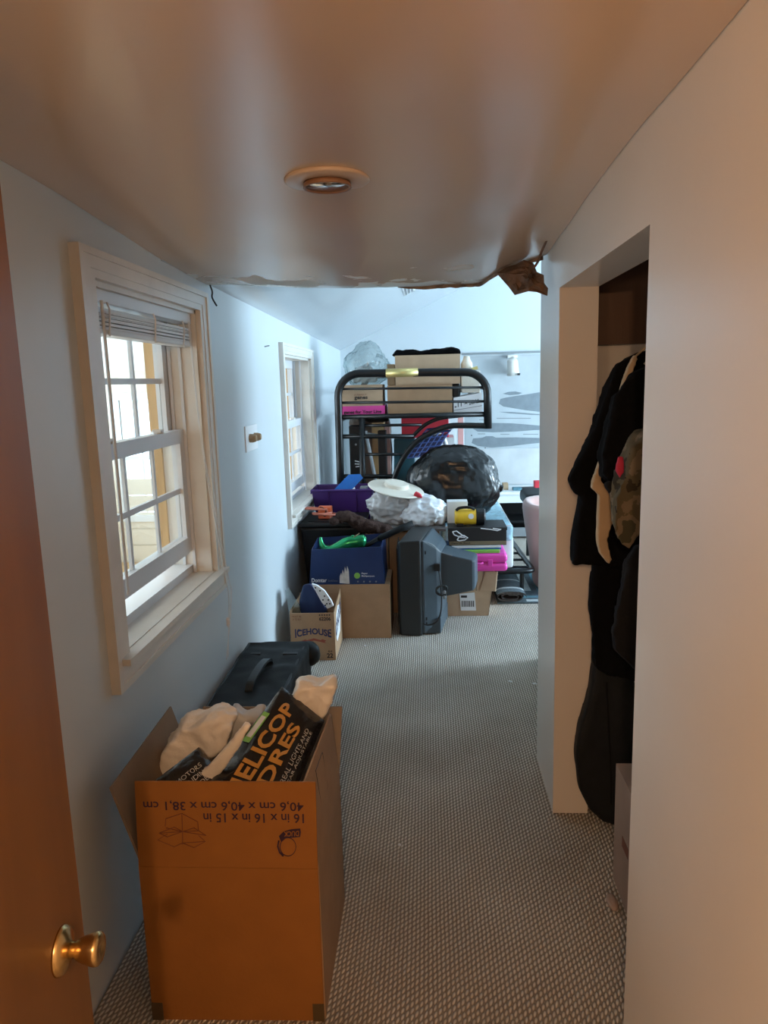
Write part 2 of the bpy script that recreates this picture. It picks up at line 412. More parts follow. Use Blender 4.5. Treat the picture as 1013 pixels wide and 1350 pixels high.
W1 = (1.785, 2.612, 0.745, 1.695)     # opening y0,y1,z0,z1
W2 = (4.145, 5.09, 0.685, 1.600)
def wall_y(x0, x1, y0, y1, z0, z1, holes):
    mb = MB(); y = y0
    for (a, b, c, d) in holes:
        mb.box(x0, x1, y, a, z0, z1); mb.box(x0, x1, a, b, z0, c); mb.box(x0, x1, a, b, d, z1); y = b
    mb.box(x0, x1, y, y1, z0, z1); return mb
XO = XL-0.15
struct(wall_y(XO, XL, 0.02, 7.05, -0.08, 2.0, [W1, W2]).build('wall_left', m_wall), 'pale blue-grey left wall with two windows')

# right wall of the passage with the closet opening
CO = (1.378, 2.268, 0.0, 1.688)
XC = 0.508
mb = MB()
mb.box(XR, XC, 0.02, CO[0], -0.08, 2.45); mb.box(XR, XC, CO[1], 2.63, -0.08, 2.45)
mb.box(XR, XC, CO[0], CO[1], CO[3], 2.45)
struct(mb.build('wall_right', m_wallr), 'off-white right wall with the open closet')
struct(MB().box(1.15, 1.2, 0.85, 2.63, -0.08, 2.45).build('wall_closet_back', m_wallr))
struct(MB().box(XC, 1.15, 0.80, 0.85, -0.08, 2.45).build('wall_closet_near', m_wallr))
struct(MB().box(XC, 1.15, 2.56, 2.63, -0.08, 2.45).build('wall_closet_far', m_wallr))
struct(MB().box(XC, 1.15, 0.85, 2.56, 2.02, 2.06).build('ceiling', m_wallr), 'closet ceiling')
struct(MB().box(0.60, 0.70, 2.63, 3.66, -0.08, 3.0).build('wall_recess', m_wallr))
struct(MB().box(0.70, 4.7, 3.56, 3.66, -0.08, 3.1).build('wall_far_room_near', m_wall))
# far room
struct(MB().box(XO, 4.7, 7.0, 7.08, -0.08, 3.1).build('wall_far', m_wall), 'pale blue gable wall at the far end')
struct(wall_y(4.6, 4.7, 3.56, 7.05, -0.08, 3.1, [(3.70, 5.90, 0.60, 1.92)]).build('wall_far_room_right', m_wall))
def vz(x, y):
    base = 1.805-0.0175*(y-2.8)
    return base+0.46*(x-XL) if x < 1.35 else base+0.46*(1.35-XL)-0.20*(x-1.35)
vm = MB()
for (xa, xb) in ((XL-0.1, 1.35), (1.35, 4.75)):
    p = [(xa, 2.3, vz(xa, 2.3)), (xb, 2.3, vz(xb, 2.3)), (xb, 7.06, vz(xb, 7.06)), (xa, 7.06, vz(xa, 7.06))]
    vm.hexa(p+[(a, b, c+0.08) for a, b, c in p])
vault = struct(vm.build('ceiling', m_vault), 'white vaulted ceiling of the far room')
struct(MB().box(XL, XC+0.1, 2.30, 2.38, 1.9, 2.7).build('wall_gable', m_wall))
struct(MB().box(XC, 1.2, 2.63, 2.70, 2.0, 3.0).build('wall_gable', m_wall))
struct(MB().box(1.2, 1.27, 2.3, 3.6, 2.0, 3.1).build('wall_gable', m_wall))

# sagging drywall ceiling over the passage, torn along its far edge
def cz(x, y):
    t = max(0, min(1, (y-1.3)/1.45)); u = (x+0.06)/0.66
    z = 1.868-0.066*t*t*(3-2*t) - 0.032*t*t*max(0, 1-u*u)
    if x > 0.2: z += 0.03*t*(x-0.2)/0.19
    return z+0.004*t*noise.noise(Vector((x*5, y*5, 1.3)))+0.0015*noise.noise(Vector((x*3, y*3, 9)))
def edge_y(x):
    e = 2.80-0.06*max(0, (x-0.1))/0.3
    if x > -0.2: e += 0.030*noise.noise(Vector((x*9, 0, 4)))+0.014*noise.noise(Vector((x*31, 0, 2)))
    else: e += 0.006*noise.noise(Vector((x*9, 0, 4)))
    if x > 0.20: e -= 0.17*min(1, (x-0.20)/0.06)+0.05*max(0, (x-0.3)/0.09)
    return e
nx, ny = 60, 50; mb = MB(); vs = []
for lay in (0, 1):
    for j in range(ny+1):
        for i in range(nx+1):
            x = XL+0.002+(XR-XL-0.004)*i/nx; y = 0.02+(edge_y(x)-0.02)*j/ny
            vs.append((x, y, cz(x, y)+0.013*lay))
n1 = (nx+1)*(ny+1); fs = []
for j in range(ny):
    for i in range(nx):
        a = j*(nx+1)+i; fs.append((a, a+nx+1, a+nx+2, a+1)); fs.append((n1+a, n1+a+1, n1+a+nx+2, n1+a+nx+1))
for i in range(nx):
    a = ny*(nx+1)+i; fs.append((a, n1+a, n1+a+1, a+1)); fs.append((i, i+1, n1+i+1, n1+i))
mb.add(vs, fs); ceil = struct(mb.build('ceiling', m_ceil, smooth=False), 'sagging tan drywall ceiling with a torn far edge')
for p in ceil.data.polygons: p.use_smooth = abs(p.normal.z) > 0.5
# the bare torn edge: a ragged strip of gypsum paper along the lip
mb = MB(); top = []; bot = []
for k in range(61):
    x = -0.10+0.485*k/60; y = edge_y(x)+0.004
    h = (0.018+0.014*abs(noise.noise(Vector((x*22, 3, 1)))))*min(1, (k+2)/14)
    top.append(Vector((x, y, cz(x, y)+0.012))); bot.append(Vector((x, y+0.004*noise.noise(Vector((x*30, 0, 0))), cz(x, y)-h*0.55)))
for k in range(60):
    mb.hexa([bot[k], bot[k+1], bot[k+1]+Vector((0, .006, 0)), bot[k]+Vector((0, .006, 0)), top[k], top[k+1], top[k+1]+Vector((0, .006, 0)), top[k]+Vector((0, .006, 0))])
mb.build('torn_edge', m_gyp, ceil)
# hanging flap of brown facing paper
fl = [P(655, 360, 2.60), P(668, 352, 2.58), P(680, 349, 2.55), P(690, 343, 2.52), P(698, 344, 2.50), P(704, 347, 2.46), P(708, 358, 2.39), P(717, 363, 2.37), P(718, 373, 2.36), P(723, 380, 2.345), P(722, 390, 2.34), P(708, 385, 2.37), P(697, 384, 2.39), P(679, 389, 2.47), P(671, 378, 2.52)]
cen = sum(fl, Vector())/len(fl)+Vector((0, -0.02, 0.004)); mb = MB()
rings = [[cen+(p-cen)*s+Vector((0, 0.05*noise.noise(Vector((p.x*40*s, p.z*40*s, s)))*(1.2-s), 0)) for p in fl] for s in (1, .8, .6, .4, .2)]
n = len(fl)
for lay in (0, 1):
    o_ = Vector((0, 0.004*lay, 0)); k0 = len(mb.v)
    mb.v += [tuple(p+o_) for r in rings for p in r]+[tuple(cen+o_)]
    for r in range(4):
        for i in range(n): mb.f.append((k0+r*n+i, k0+r*n+(i+1) % n, k0+(r+1)*n+(i+1) % n, k0+(r+1)*n+i))
    for i in range(n): mb.f.append((k0+4*n+i, k0+4*n+(i+1) % n, k0+5*n))
k1 = 5*n+1
for i in range(n): mb.f.append((i, (i+1) % n, k1+(i+1) % n, k1+i))
mb.build('torn_paper_flap', m_torn_br, ceil)
cr = smooth_path([P(721, 317, 2.30), P(714, 332, 2.36), P(710, 344, 2.40), P(704, 353, 2.42)], 4)
MB().tube(cr, [0.003, .0035]+[.004]*(len(cr)-3)+[.003], 5).build('crack', m_torn_br, ceil)

# doorway wall behind the camera and the warm-lit room beyond it
mb = MB(); mb.box(-1.6, -0.36, -0.08, 0.02, -0.08, 2.1); mb.box(0.37, 1.6, -0.08, 0.02, -0.08, 2.1); mb.box(-0.36, 0.37, -0.08, 0.02, 1.83, 2.1)
struct(mb.build('wall_front', m_wallr))
struct(MB().box(-1.6, 1.6, -2.6, -2.5, -0.08, 2.1).build('wall_landing_back', m_wallr))
struct(MB().box(-1.6, -1.5, -2.5, -0.08, -0.08, 2.1).build('wall_landing_left', m_wallr))
struct(MB().box(1.5, 1.6, -2.5, -0.08, -0.08, 2.1).build('wall_landing_right', m_wallr))
struct(MB().box(-1.6, 1.6, -2.6, 0.02, 2.1, 2.16).build('ceiling', m_wallr), 'landing ceiling')
struct(MB().box(-1.6, -0.80, -2.6, 0.0, -0.08, 0.0).build('floor', m_carpet))

# porch beyond the left wall, seen through the windows
struct(MB().box(-3.6, XO, -0.5, 8.1, -0.5, -0.42).build('floor', m_pine), 'porch floor')
struct(MB().box(-3.6, XO, -0.5, 8.1, 2.25, 2.33).build('ceiling', m_porchw), 'porch ceiling')
mb = MB()
PW = [(-3.22, -2.66, 0.10, 1.32)]
YE = 7.6
a, b, c, d = PW[0]
mb.box(-3.6, a, YE, YE+.1, -0.5, 2.3); mb.box(b, XO, YE, YE+.1, -0.5, 2.3); mb.box(a, b, YE, YE+.1, -0.5, c); mb.box(a, b, YE, YE+.1, d, 2.3)
wp = struct(mb.build('wall_porch_end', m_cream), 'cream boarded end wall of the porch')
for k in range(5):
    MB().box(-3.55, XO-.01, YE-.012, YE, -0.4+.18*k, -0.4+.18*k+.168).build('board', m_cream, wp)
MB().box(-3.55, XO-.01, YE-.02, YE, 1.62, 2.24).build('frieze_board', m_porchw, wp)
wn = sgroup('window_3', (-2.94, YE, c), 'white-framed window at the end of the porch')
for s in ((a-.07, a, c-.07, d+.07), (b, b+.07, c-.07, d+.07), (a, b, d, d+.07), (a, b, c-.07, c)):
    MB().box(s[0], s[1], YE-.03, YE+.02, s[2], s[3]).build('casing', m_whiteplastic, wn)
MB().box(a, b, YE+.01, YE+.04, (c+d)/2-.02, (c+d)/2+.02).build('meeting_rail', m_whiteplastic, wn)
for q in (a+.2, a+.4): MB().box(q-.01, q+.01, YE+.02, YE+.035, c, d).build('muntin', m_whiteplastic, wn)
MB().box(a, b, YE+.045, YE+.05, c, d).build('pane', m_glass, wn)
mb = MB(); mb.box(-3.68, -3.6, -0.5, 8.1, -0.5, 0.55); mb.box(-3.68, -3.6, -0.5, 8.1, 2.1, 2.33)
for y in (-.45, 1.1, 2.6, 4.1, 5.6, 7.1): mb.box(-3.68, -3.6, y, y+.12, .55, 2.1)
struct(mb.build('wall_porch_side', m_cream))
struct(MB().box(-3.6, XO, -0.5, -0.4, -0.5, 2.3).build('wall_porch_near', m_cream))

# ------------------------------------------------------------------ windows of the passage
def frame_profile(parent, y0, y1, z0, z1, w):
    """four mitred casing boards with a stepped moulding"""
    steps = [(0.0, 0.018), (0.3, 0.0205), (0.75, 0.025)]
    def board(c0, c1, o0, o1):     # inner edge c0->c1, outer edge o0->o1 in (y,z)
        mb = MB()
        for k, (t, d) in enumerate(steps):
            t2 = steps[k+1][0] if k+1 < len(steps) else 1.0
            q = []
            for (ci, oi, tt) in ((c0, o0, t), (c1, o1, t), (c1, o1, t2), (c0, o0, t2)):
                q.append((ci[0]+(oi[0]-ci[0])*tt, ci[1]+(oi[1]-ci[1])*tt))
            mb.hexa([(XL, *p) for p in q]+[(XL+d, *p) for p in q])
        return mb
    I = [(y0, z0), (y1, z0), (y1, z1), (y0, z1)]; O = [(y0-w, z0-w*.8), (y1+w, z0-w*.8), (y1+w, z1+w*.75), (y0-w, z1+w*.75)]
    for i in range(4): board(I[i], I[(i+1) % 4], O[i], O[(i+1) % 4]).build('casing', m_trim, parent)

def sash(parent, name, x, y0, y1, z0, z1, st, cols, rows, rail_b=0.05, rail_t=0.04):
    d = 0.032
    f = MB().box(x, x+d, y0, y0+st, z0, z1).build(name, m_sash, parent)
    MB().box(x, x+d, y1-st, y1, z0, z1).build('stile', m_sash, f)
    MB().box(x, x+d+.004, y0+st, y1-st, z0, z0+rail_b).build('rail', m_sash, f)
    MB().box(x, x+d+.006, y0+st, y1-st, z1-rail_t, z1).build('rail', m_sash, f)
    ya, yb, za, zb = y0+st, y1-st, z0+rail_b, z1-rail_t
    for i in range(1, cols):
        y = ya+(yb-ya)*i/cols; MB().box(x+.010, x+.020, y-.008, y+.008, za, zb).build('muntin', m_sash, f)
    for i in range(1, rows):
        z = za+(zb-za)*i/rows; MB().box(x+.009, x+.021, ya, yb, z-.009, z+.009).build('muntin', m_sash, f)
    for i in range(cols):
        for j in range(rows):
            MB().box(x+.0135, x+.0165, ya+(yb-ya)*i/cols, ya+(yb-ya)*(i+1)/cols, za+(zb-za)*j/rows, za+(zb-za)*(j+1)/rows).build('pane', m_glass, f)
    return f

def window(name, W, casing, label, raised, cols, rows):
    y0, y1, z0, z1 = W
    w = sgroup(name, (XL, (y0+y1)/2, z0), label)
    frame_profile(w, y0, y1, z0, z1, casing)
    t = 0.014
    # jamb liners
    MB().box(XL-.15, XL, y0, y0+t, z0, z1).build('jamb', m_trim, w)
    MB().box(XL-.15, XL, y1-t, y1, z0, z1).build('jamb', m_trim, w)
    MB().box(XL-.15, XL, y0, y1, z1-t, z1).build('head_jamb', m_trim, w)
    MB().box(XL-.15, XL+.008, y0, y1, z0, z0+t).build('sill', m_trim, w)
    MB().box(XL-.002, XL+.045, y0-casing*.7, y1+casing*.7, z0-.004, z0+.012).build('stool', m_trim, w)
    # tracks and parting stops
    for x in (XL-.066, XL-.104):
        MB().box(x, x+.010, y1-t-.010, y1-t, z0+t, z1-t).build('track', m_sash, w)
        MB().box(x, x+.010, y0+t, y0+t+.010, z0+t, z1-t).build('track', m_sash, w)
    MB().box(XL-.150, XL-.07, y0+t, y1-t, z0+t, z0+t+.028).build('sill_frame', m_sash, w)
    zm = z0+(z1-z0)*.555
    sash(w, 'upper_sash', XL-.140, y0+t+.004, y1-t-.004, zm-.035, z1-t, .045, cols, rows, .04, .05)
    ls = sash(w, 'lower_sash', XL-.098, y0+t+.004, y1-t-.004, z0+t+.028+raised, zm+.012, .052, cols, rows, .058, .045)
    for yy in (y0+(y1-y0)*.25, y0+(y1-y0)*.72):
        MB().lathe([(.020, 0), (.020, .006), (.012, .013), (.0, .013)], (XL-.083, yy, zm+.012), n=12).build('sash_lock', m_trim, ls)
        MB().box(XL-.09, XL-.062, yy-.03, yy, zm+.018, zm+.026).build('lock_lever', m_trim, ls)
    # raw pine outside frame
    for s in ((y0-.02, y0+.028, z0, z1), (y1-.028, y1+.02, z0, z1), (y0, y1, z1-.03, z1), (y0, y1, z0, z0+.03)):
        MB().box(XO-.035, XO, *s).build('outer_frame', m_pine, w)
    return w
window('window_1', W1, 0.088, 'cream-cased double-hung window under the raised blind', 0.055, 3, 2)
window('window_2', W2, 0.080, 'narrow-looking double-hung window beyond the wall switch', 0.03, 3, 2)

# blind gathered at the head of the near window
y0, y1 = W1[0]+.018, W1[1]-.018
zt = W1[3]-.014
bl = thing('window_blind', 'off-white slatted blind pulled up to the top of the near window', 'blind', (XL-.03, (y0+y1)/2, zt))
MB().box(XL-.060, XL-.012, y0, y1, zt-.034, zt).build('head_rail', m_sash, bl, bevel=.002)
for k in range(9):
    z = zt-.054-.0051*k
    tl = 0.001 if k % 2 else -0.001
    j = random.uniform(-.004, .004)
    MB().hexa([(XL-.062+j, y0+.006, z-tl), (XL-.012+j, y0+.006, z+tl), (XL-.012+j, y1-.006, z+tl), (XL-.062+j, y1-.006, z-tl),
               (XL-.062+j, y0+.006, z-tl+.0046), (XL-.012+j, y0+.006, z+tl+.0046), (XL-.012+j, y1-.006, z+tl+.0046), (XL-.062+j, y1-.006, z-tl+.0046)]).build('slat', m_slat, bl)
zb = zt-.054-.0051*8-.001
MB().box(XL-.062, XL-.012, y0+.004, y1-.004, zb-.016, zb).build('bottom_rail', m_slat, bl, bevel=.003)
for yy in (y0+.1, (y0+y1)/2+.03, y1-.1):
    MB().tube([(XL-.010, yy, zt-.03), (XL-.006, yy+.004, (zt+zb)/2), (XL-.010, yy, zb-.02)], .0025, 5).build('ladder_cord', m_whiteplastic, bl)
MB().tube([(XL-.004, y0+.055, zt-.03), (XL-.012, y0+.075, zt-.34), (XL-.016, y0+.082, zt-.80)], .0045, 8).build('tilt_wand', m_slat, bl)
for dx in (0, .012):
    pts = smooth_path([(XL-.006, y1-.05+dx, zt-.03), (XL+.004, y1-.03+dx, zt-.45), (XL+.046, y1+dx*3, W1[2]+.013), (XL+.05, y1+.02+dx*3, W1[2]-.10), (XL+.030, y1+.03-dx*2, W1[2]-.33)], 6)
    MB().tube(pts, .0016, 5).build('pull_cord', m_whiteplastic, bl)
MB().lathe([(.003, 0), (.007, .008), (.008, .03), (.004, .038)], (XL+.04, y1+.028, W1[2]-.21), n=10).build('cord_tassel', m_whiteplastic, bl)

# ------------------------------------------------------------------ door
door = sgroup('door_1', (-0.40, 0.735, 0.008), 'varnished wooden door standing open on the left')
E0 = Vector((-0.410, 0.737, 0)); hd = Vector((0.085, -0.99, 0)).normalized(); nrm = Vector((0.99, 0.085, 0)).normalized()
def dslab(a, b, t0, t1, z0, z1):
    q = [E0+hd*a+nrm*t0, E0+hd*b+nrm*t0, E0+hd*b+nrm*t1, E0+hd*a+nrm*t1]
    return MB().hexa([(p.x, p.y, z0) for p in q]+[(p.x, p.y, z1) for p in q])
dslab(0, .70, -.035, 0, .008, 1.80).build('slab', m_door, door, bevel=.001)
kc = E0+hd*.060; kc.z = PZ(75, 1202, .836).z
MB().lathe([(.0255, 0), (.0255, .002), (.0225, .006), (.012, .009), (.010, .010)], kc, nrm, 28).build('rosette', m_brass, door, smooth=True)
MB().lathe([(.0090, .008), (.0085, .016), (.0110, .019), (.0140, .026), (.0165, .034), (.0172, .038), (.0168, .041), (.0145, .043), (.009, .043), (.007, .042), (.0, .042)], kc, nrm, 28).build('knob', m_brass, door, smooth=True)
q = E0+nrm*-.0175
MB().box(q.x-.012, q.x+.012, q.y-.001, q.y+.001, kc.z-.028, kc.z+.028).build('latch_plate', m_brass, door)
for z in (.2, .95, 1.62):
    MB().tube([E0+hd*.702+nrm*.004+Vector((0, 0, z)), E0+hd*.702+nrm*.004+Vector((0, 0, z+.09))], .006, 8).build('hinge', m_brass, door)

# warm ceiling lamp on the landing behind the camera
lp = thing('ceiling_lamp', 'warm glass globe lamp hanging on the landing behind the viewer', 'lamp', (-0.05, -0.46, 2.1))
MB().lathe([(.06, 0), (.06, -.015), (.02, -.03), (.012, -.03), (.012, -.31), (.03, -.33), (.03, -.36)], (-0.05, -.46, 2.1), n=20).build('stem', m_brass, lp)
MB().lathe([(.028, -.36)]+[(.075*math.sin(k*PI/12), -.435+.075*math.cos(k*PI/12)) for k in range(2, 12)], (-0.05, -.46, 2.1), n=20).build('globe', m_glass, lp, smooth=True)
lb = bpy.data.lights.new('lamp_bulb', 'POINT'); lb.energy = 38; lb.color = (1.0, 0.60, 0.33); lb.shadow_soft_size = 0.022
lo = bpy.data.objects.new('lamp_bulb', lb); COL.objects.link(lo); lo.parent = lp; lo.location = (0, 0, -0.44)

# floor lamp added left of the doorway to warm the right wall and ceiling
fl_ = thing('added_floor_lamp', 'added warm floor lamp on the landing behind the viewer, lighting the right wall', 'lamp', (-.85, -1.35, 0))
MB().lathe([(.13, 0), (.13, .015), (.02, .03), (.012, .04), (.012, 1.12)], (-.85, -1.35, 0), n=24).build('stand', m_brass, fl_)
MB().tube([(-.85+.13*math.cos(k*PI/12), -1.35+.13*math.sin(k*PI/12), 1.12) for k in range(24)], .004, 6, closed=True).build('shade_ring', m_brass, fl_)
for k in range(3): MB().tube([(-.85, -1.35, 1.12), (-.85+.13*math.cos(k*2.094), -1.35+.13*math.sin(k*2.094), 1.12)], .003, 6).build('spoke', m_brass, fl_)
MB().lathe([(.13, 1.12), (.15, 1.2), (.15, 1.4), (.12, 1.48)], (-.85, -1.35, 0), n=24).build('glass_shade', m_glass, fl_, smooth=True)
lb2 = bpy.data.lights.new('added_floor_lamp_bulb', 'POINT'); lb2.energy = 54; lb2.color = (1.0, 0.68, 0.44); lb2.shadow_soft_size = 0.11
lo2 = bpy.data.objects.new('added_floor_lamp_bulb', lb2); COL.objects.link(lo2); lo2.parent = fl_; lo2.location = (0, 0, 1.30)

# ------------------------------------------------------------------ fittings on walls and ceilings
rl = thing('recessed_light', 'round recessed ceiling light with a wide cream trim ring', 'light', (-.205, 1.675, cz(-.205, 1.675)))
zc = cz(-.205, 1.675)
MB().lathe([(.055, .006), (.091, .006), (.0915, .0), (.088, -.0025), (.052, -.004), (.049, -.003), (.049, .006)], (-.205, 1.66, zc), n=36).build('trim_ring', mat('tan_trim_paint', (.66, .51, .39), .4), rl, smooth=True)
MB().lathe([(.047, -.010), (.044, -.004), (.046, .002), (.0, .004)], (-.205, 1.66, zc-.001), n=28).build('lamp_lens', m_chrome, rl, smooth=True)
MB().lathe([(.050, -.004), (.052, -.014), (.047, -.014), (.046, -.004)], (-.205, 1.66, zc), n=28).build('inner_baffle', mat('baffle_brown', (.30, .16, .09), .5), rl, smooth=True)

sw = thing('wall_switch', 'white double dimmer plate between the two windows', 'light switch', (XL, 3.31, 1.20))
MB().box(XL, XL+.006, 3.20, 3.425, 1.14, 1.255).build('plate', m_white, sw, bevel=.002)
for yy in (3.27, 3.36):
    MB().lathe([(.019, 0), (.019, .016), (.015, .028), (.013, .031)], (XL+.006, yy, 1.198), (1, 0, 0), 18).build('dimmer_knob', m_tan, sw)
pts = smooth_path([(XL+.012, 2.775, 1.80), (XL+.020, 2.772, 1.775), (XL+.016, 2.78, 1.755), (XL+.03, 2.785, 1.725)], 5)
wr = tag(MB().tube(pts, .0035, 6).build('cable_end', m_black, origin=pts[0]), 'short black cable end poking out at the wall and ceiling corner', 'cable')
va, vb = Vector((-.20, 5.30)), Vector((-.06, 5.62))
vt = thing('ceiling_vent', 'small slotted vent on the vaulted ceiling', 'vent', (-.11, 5.4, vz(-.11, 5.4)))
def vq(x0, x1, y0, y1, d0, d1):
    c = [(x0, y0), (x1, y0), (x1, y1), (x0, y1)]
    return MB().hexa([(x, y, vz(x, y)-d1) for x, y in c]+[(x, y, vz(x, y)-d0) for x, y in c])
vq(-.155, -.075, 5.16, 5.60, 0, .008).build('vent_frame', m_white, vt)
for k in range(3): vq(-.143+.022*k, -.131+.022*k, 5.19, 5.57, .008, .011).build('slot', m_grey, vt)
nail = tag(MB().tube([(XL, 3.71, 1.62), (XL+.02, 3.73, 1.625)], .003, 6).build('wall_nail', m_grey, origin=(XL, 3.71, 1.62)), 'small nail in the left wall before the far window', 'nail')

# closet fittings
sh = tag(MB().box(XC+.004, 1.146, 2.50, 2.555, 1.53, 2.0).build('closet_board', m_darkwood, origin=(.8, 2.53, 1.53)), 'dark brown wooden board across the top of the closet end', 'board')
rd = tag(MB().tube([(.80, .85, 1.60), (.80, 2.50, 1.60)], .015, 12).build('closet_rod', m_darkwood, origin=(.80, .85, 1.60)), 'wooden hanging rod inside the closet', 'rod')

# ------------------------------------------------------------------ cartons
def carton(name, label, x0, x1, y0, y1, z0, z1, m, cat='box', group=None, tape=True, t=.004, gap=.002, rot=0.0):
    c = Vector(((x0+x1)/2, (y0+y1)/2, z0)); b = thing(name, label, cat, c, group)
    mb = MB()
    mb.box(x0, x1, y0, y1, z0, z0+t); mb.box(x0, x1, y0, y0+t, z0+t, z1); mb.box(x0, x1, y1-t, y1, z0+t, z1)
    mb.box(x0, x0+t, y0+t, y1-t, z0+t, z1); mb.box(x1-t, x1, y0+t, y1-t, z0+t, z1)
    mb.build('body', m, b)
    ym = (y0+y1)/2
    MB().box(x0, x1, y0, ym-gap, z1, z1+t).build('flap', m, b); MB().box(x0, x1, ym+gap, y1, z1, z1+t).build('flap', m, b)
    if tape:
        xm = (x0+x1)/2
        k = MB(); k.box(x0, x1, ym-.025, ym+.025, z1+t, z1+t+.0006); k.build('tape', m_tape, b)
    b.rotation_euler.z = rot
    return b

# -- the near open carton
bx = thing('moving_box', 'large golden brown open moving carton with its flaps up', 'box', (-.453, 1.635, 0))
X0, X1, Y0, Y1, ZF = -.655, -.256, 1.430, 1.838, .390
t = .005
mb = MB(); mb.hexa([(X0, Y0, 0), (X1-.003, Y0+.008, 0), (X1-.003, Y0+.013, 0), (X0, Y0+.005, 0), (X0, Y0, ZF), (X1, Y0, ZF), (X1, Y0+t, ZF), (X0, Y0+t, ZF)])
fp = mb.build('front_panel', m_orangecard, bx)
MB().box(X0, X0+t, Y0+t, Y1, 0, ZF).build('side_panel', m_card, bx)
MB().box(X1-t, X1, Y0+.014, Y1, 0, ZF).build('side_panel', m_card, bx)
MB().box(X0, X1, Y1-t, Y1, 0, ZF).build('back_panel', m_card, bx)
MB().box(X0+t, X1-t, Y0+.014, Y1-t, 0, .006).build('bottom_panel', m_card_in, bx)
FT = .594
ff = MB().hexa([(X0, Y0, ZF+.001), (X1, Y0, ZF+.001), (X1, Y0+t, ZF+.001), (X0, Y0+t, ZF+.001), (X0+.008, Y0+.002, FT), (X1+.004, Y0+.002, FT), (X1+.004, Y0+.006, FT), (X0+.008, Y0+.006, FT)]).build('flap', m_orangecard, bx)
MB().hexa([(X0, Y0+.01, ZF), (X0+t, Y0+.01, ZF), (X0+t, Y1-.006, ZF), (X0, Y1-.006, ZF), (X0-.055, Y0+.012, .572), (X0-.05, Y0+.012, .575), (X0-.05, Y1-.01, .585), (X0-.055, Y1-.01, .582)]).build('flap', m_card_in, bx)
rf = MB().hexa([(X1-t, Y0+.014, ZF), (X1, Y0+.014, ZF), (X1, Y1-.006, ZF), (X1-t, Y1-.006, ZF), (X1-.030, Y0+.03, .575), (X1-.026, Y0+.03, .575), (X1-.016, Y1-.006, .560), (X1-.020, Y1-.006, .560)]).build('flap', m_card, bx)
MB().hexa([(X0+.01, Y1, ZF), (X1, Y1, ZF), (X1, Y1+t, ZF), (X0+.01, Y1+t, ZF), (X0+.01, Y1+.07, .545), (X1+.005, Y1+.07, .545), (X1+.005, Y1+.074, .545), (X0+.01, Y1+.074, .545)]).build('flap', m_card_in, bx)
def fpt(a, b):      # a across the front flap, b up from the fold
    z = ZF+.001+b; k = b/(FT-ZF); return Vector((X0+a+.004*k, Y0+.002*k-.0007, z))
def onflap(a0, a1, b0, b1):
    # text is upside down: it starts at the right and runs to the left
    return lambda a, b: fpt(a0+(a1-a0)*a, b0+(b1-b0)*b)
lettering(ff, '40,6 cm x 40,6 cm x 38,1 cm', 0*_up, _up, _up, m_navyink, onflap(.372, .020, .160, .136), bold=.012)
lettering(ff, '16 in x 16 in x 15 in', 0*_up, _up, _up, m_navyink, onflap(.372, .152, .130, .108), bold=.012)
# line drawing of an open box
def pxf(px, py): p = P(px, py, Y0+.001); return p+Vector((0, -.0012, 0))
segs = [[(218, 1089), (219, 1079), (240, 1072), (261, 1083), (262, 1095)], [(240, 1072), (241, 1096)], [(219, 1091), (241, 1096), (262, 1095)], [(219, 1091), (241, 1096)],
        [(210, 1098), (230, 1090), (241, 1096), (256, 1091), (272, 1101), (241, 1096), (210, 1098)], [(210, 1098), (221, 1103), (241, 1096)], [(221, 1099), (208, 1107), (230, 1116), (241, 1111), (271, 1109)], [(241, 1096), (241, 1113)], [(241, 1111), (256, 1117), (271, 1109), (262, 1101)]]
mb = MB()
for s in segs: mb.tube([pxf(*p) for p in s], .0008, 4)
mb.build('box_drawing', m_brownink, ff)
# brand roundel (lettered ribbon and a plain ring, no figure)
mb = MB(); rib_o = [(368, 1102), (374, 1096), (384, 1093), (396, 1092), (397, 1097), (396, 1103), (386, 1104), (377, 1105), (371, 1110)]
mb.prism([pxf(*p) for p in rib_o], (0, .0006, 0)); rb_ = mb.build('logo_ribbon', m_navyink, ff)
lettering(ff, 'DUCK', 0*_up, _up, _up, m_orangecard, lambda a, b: pxf(394.5-20*a, 1094.5+1.2*a+(7.2-.6*a)*(b))+Vector((0, -.0006, 0)), bold=.02)
mb = MB(); cpts = [(380+10.5*math.cos(k*PI/10), 1116+12*math.sin(k*PI/10)) for k in range(20)]
mb.tube([pxf(*p) for p in cpts], .0009, 4, closed=True); mb.tube([pxf(*p) for p in [(368, 1108), (366.5, 1115), (369, 1123), (374, 1128)]], .0022, 4)
mb.build('logo_ring', m_navyink, ff)
# tape on lower corners and printed handling mark on the side flap
for xx in (X0-.0005, X1-.028): MB().box(xx, xx+.026, Y0+(-.0015 if xx < -.5 else .0055), Y0+(0 if xx < -.5 else .0075), .0, .045).build('tape', mat('dark_tape', (.10, .065, .03), .4), bx)
def rfp(a, b):
    lo_ = Vector((X1+.0006, Y0+.014+(Y1-.02-Y0)*a, ZF)); hi = Vector((X1-.026+.010*a+.0012, Y0+.03+(Y1-.036-Y0)*a, .575-.015*a)); return lo_.lerp(hi, b)
mb = MB(); mb.tube([rfp(a, b) for a, b in ((.30, .35), (.55, .35), (.55, .85), (.30, .85))], .0009, 4, closed=True); mb.build('printed_mark', m_black, rf)

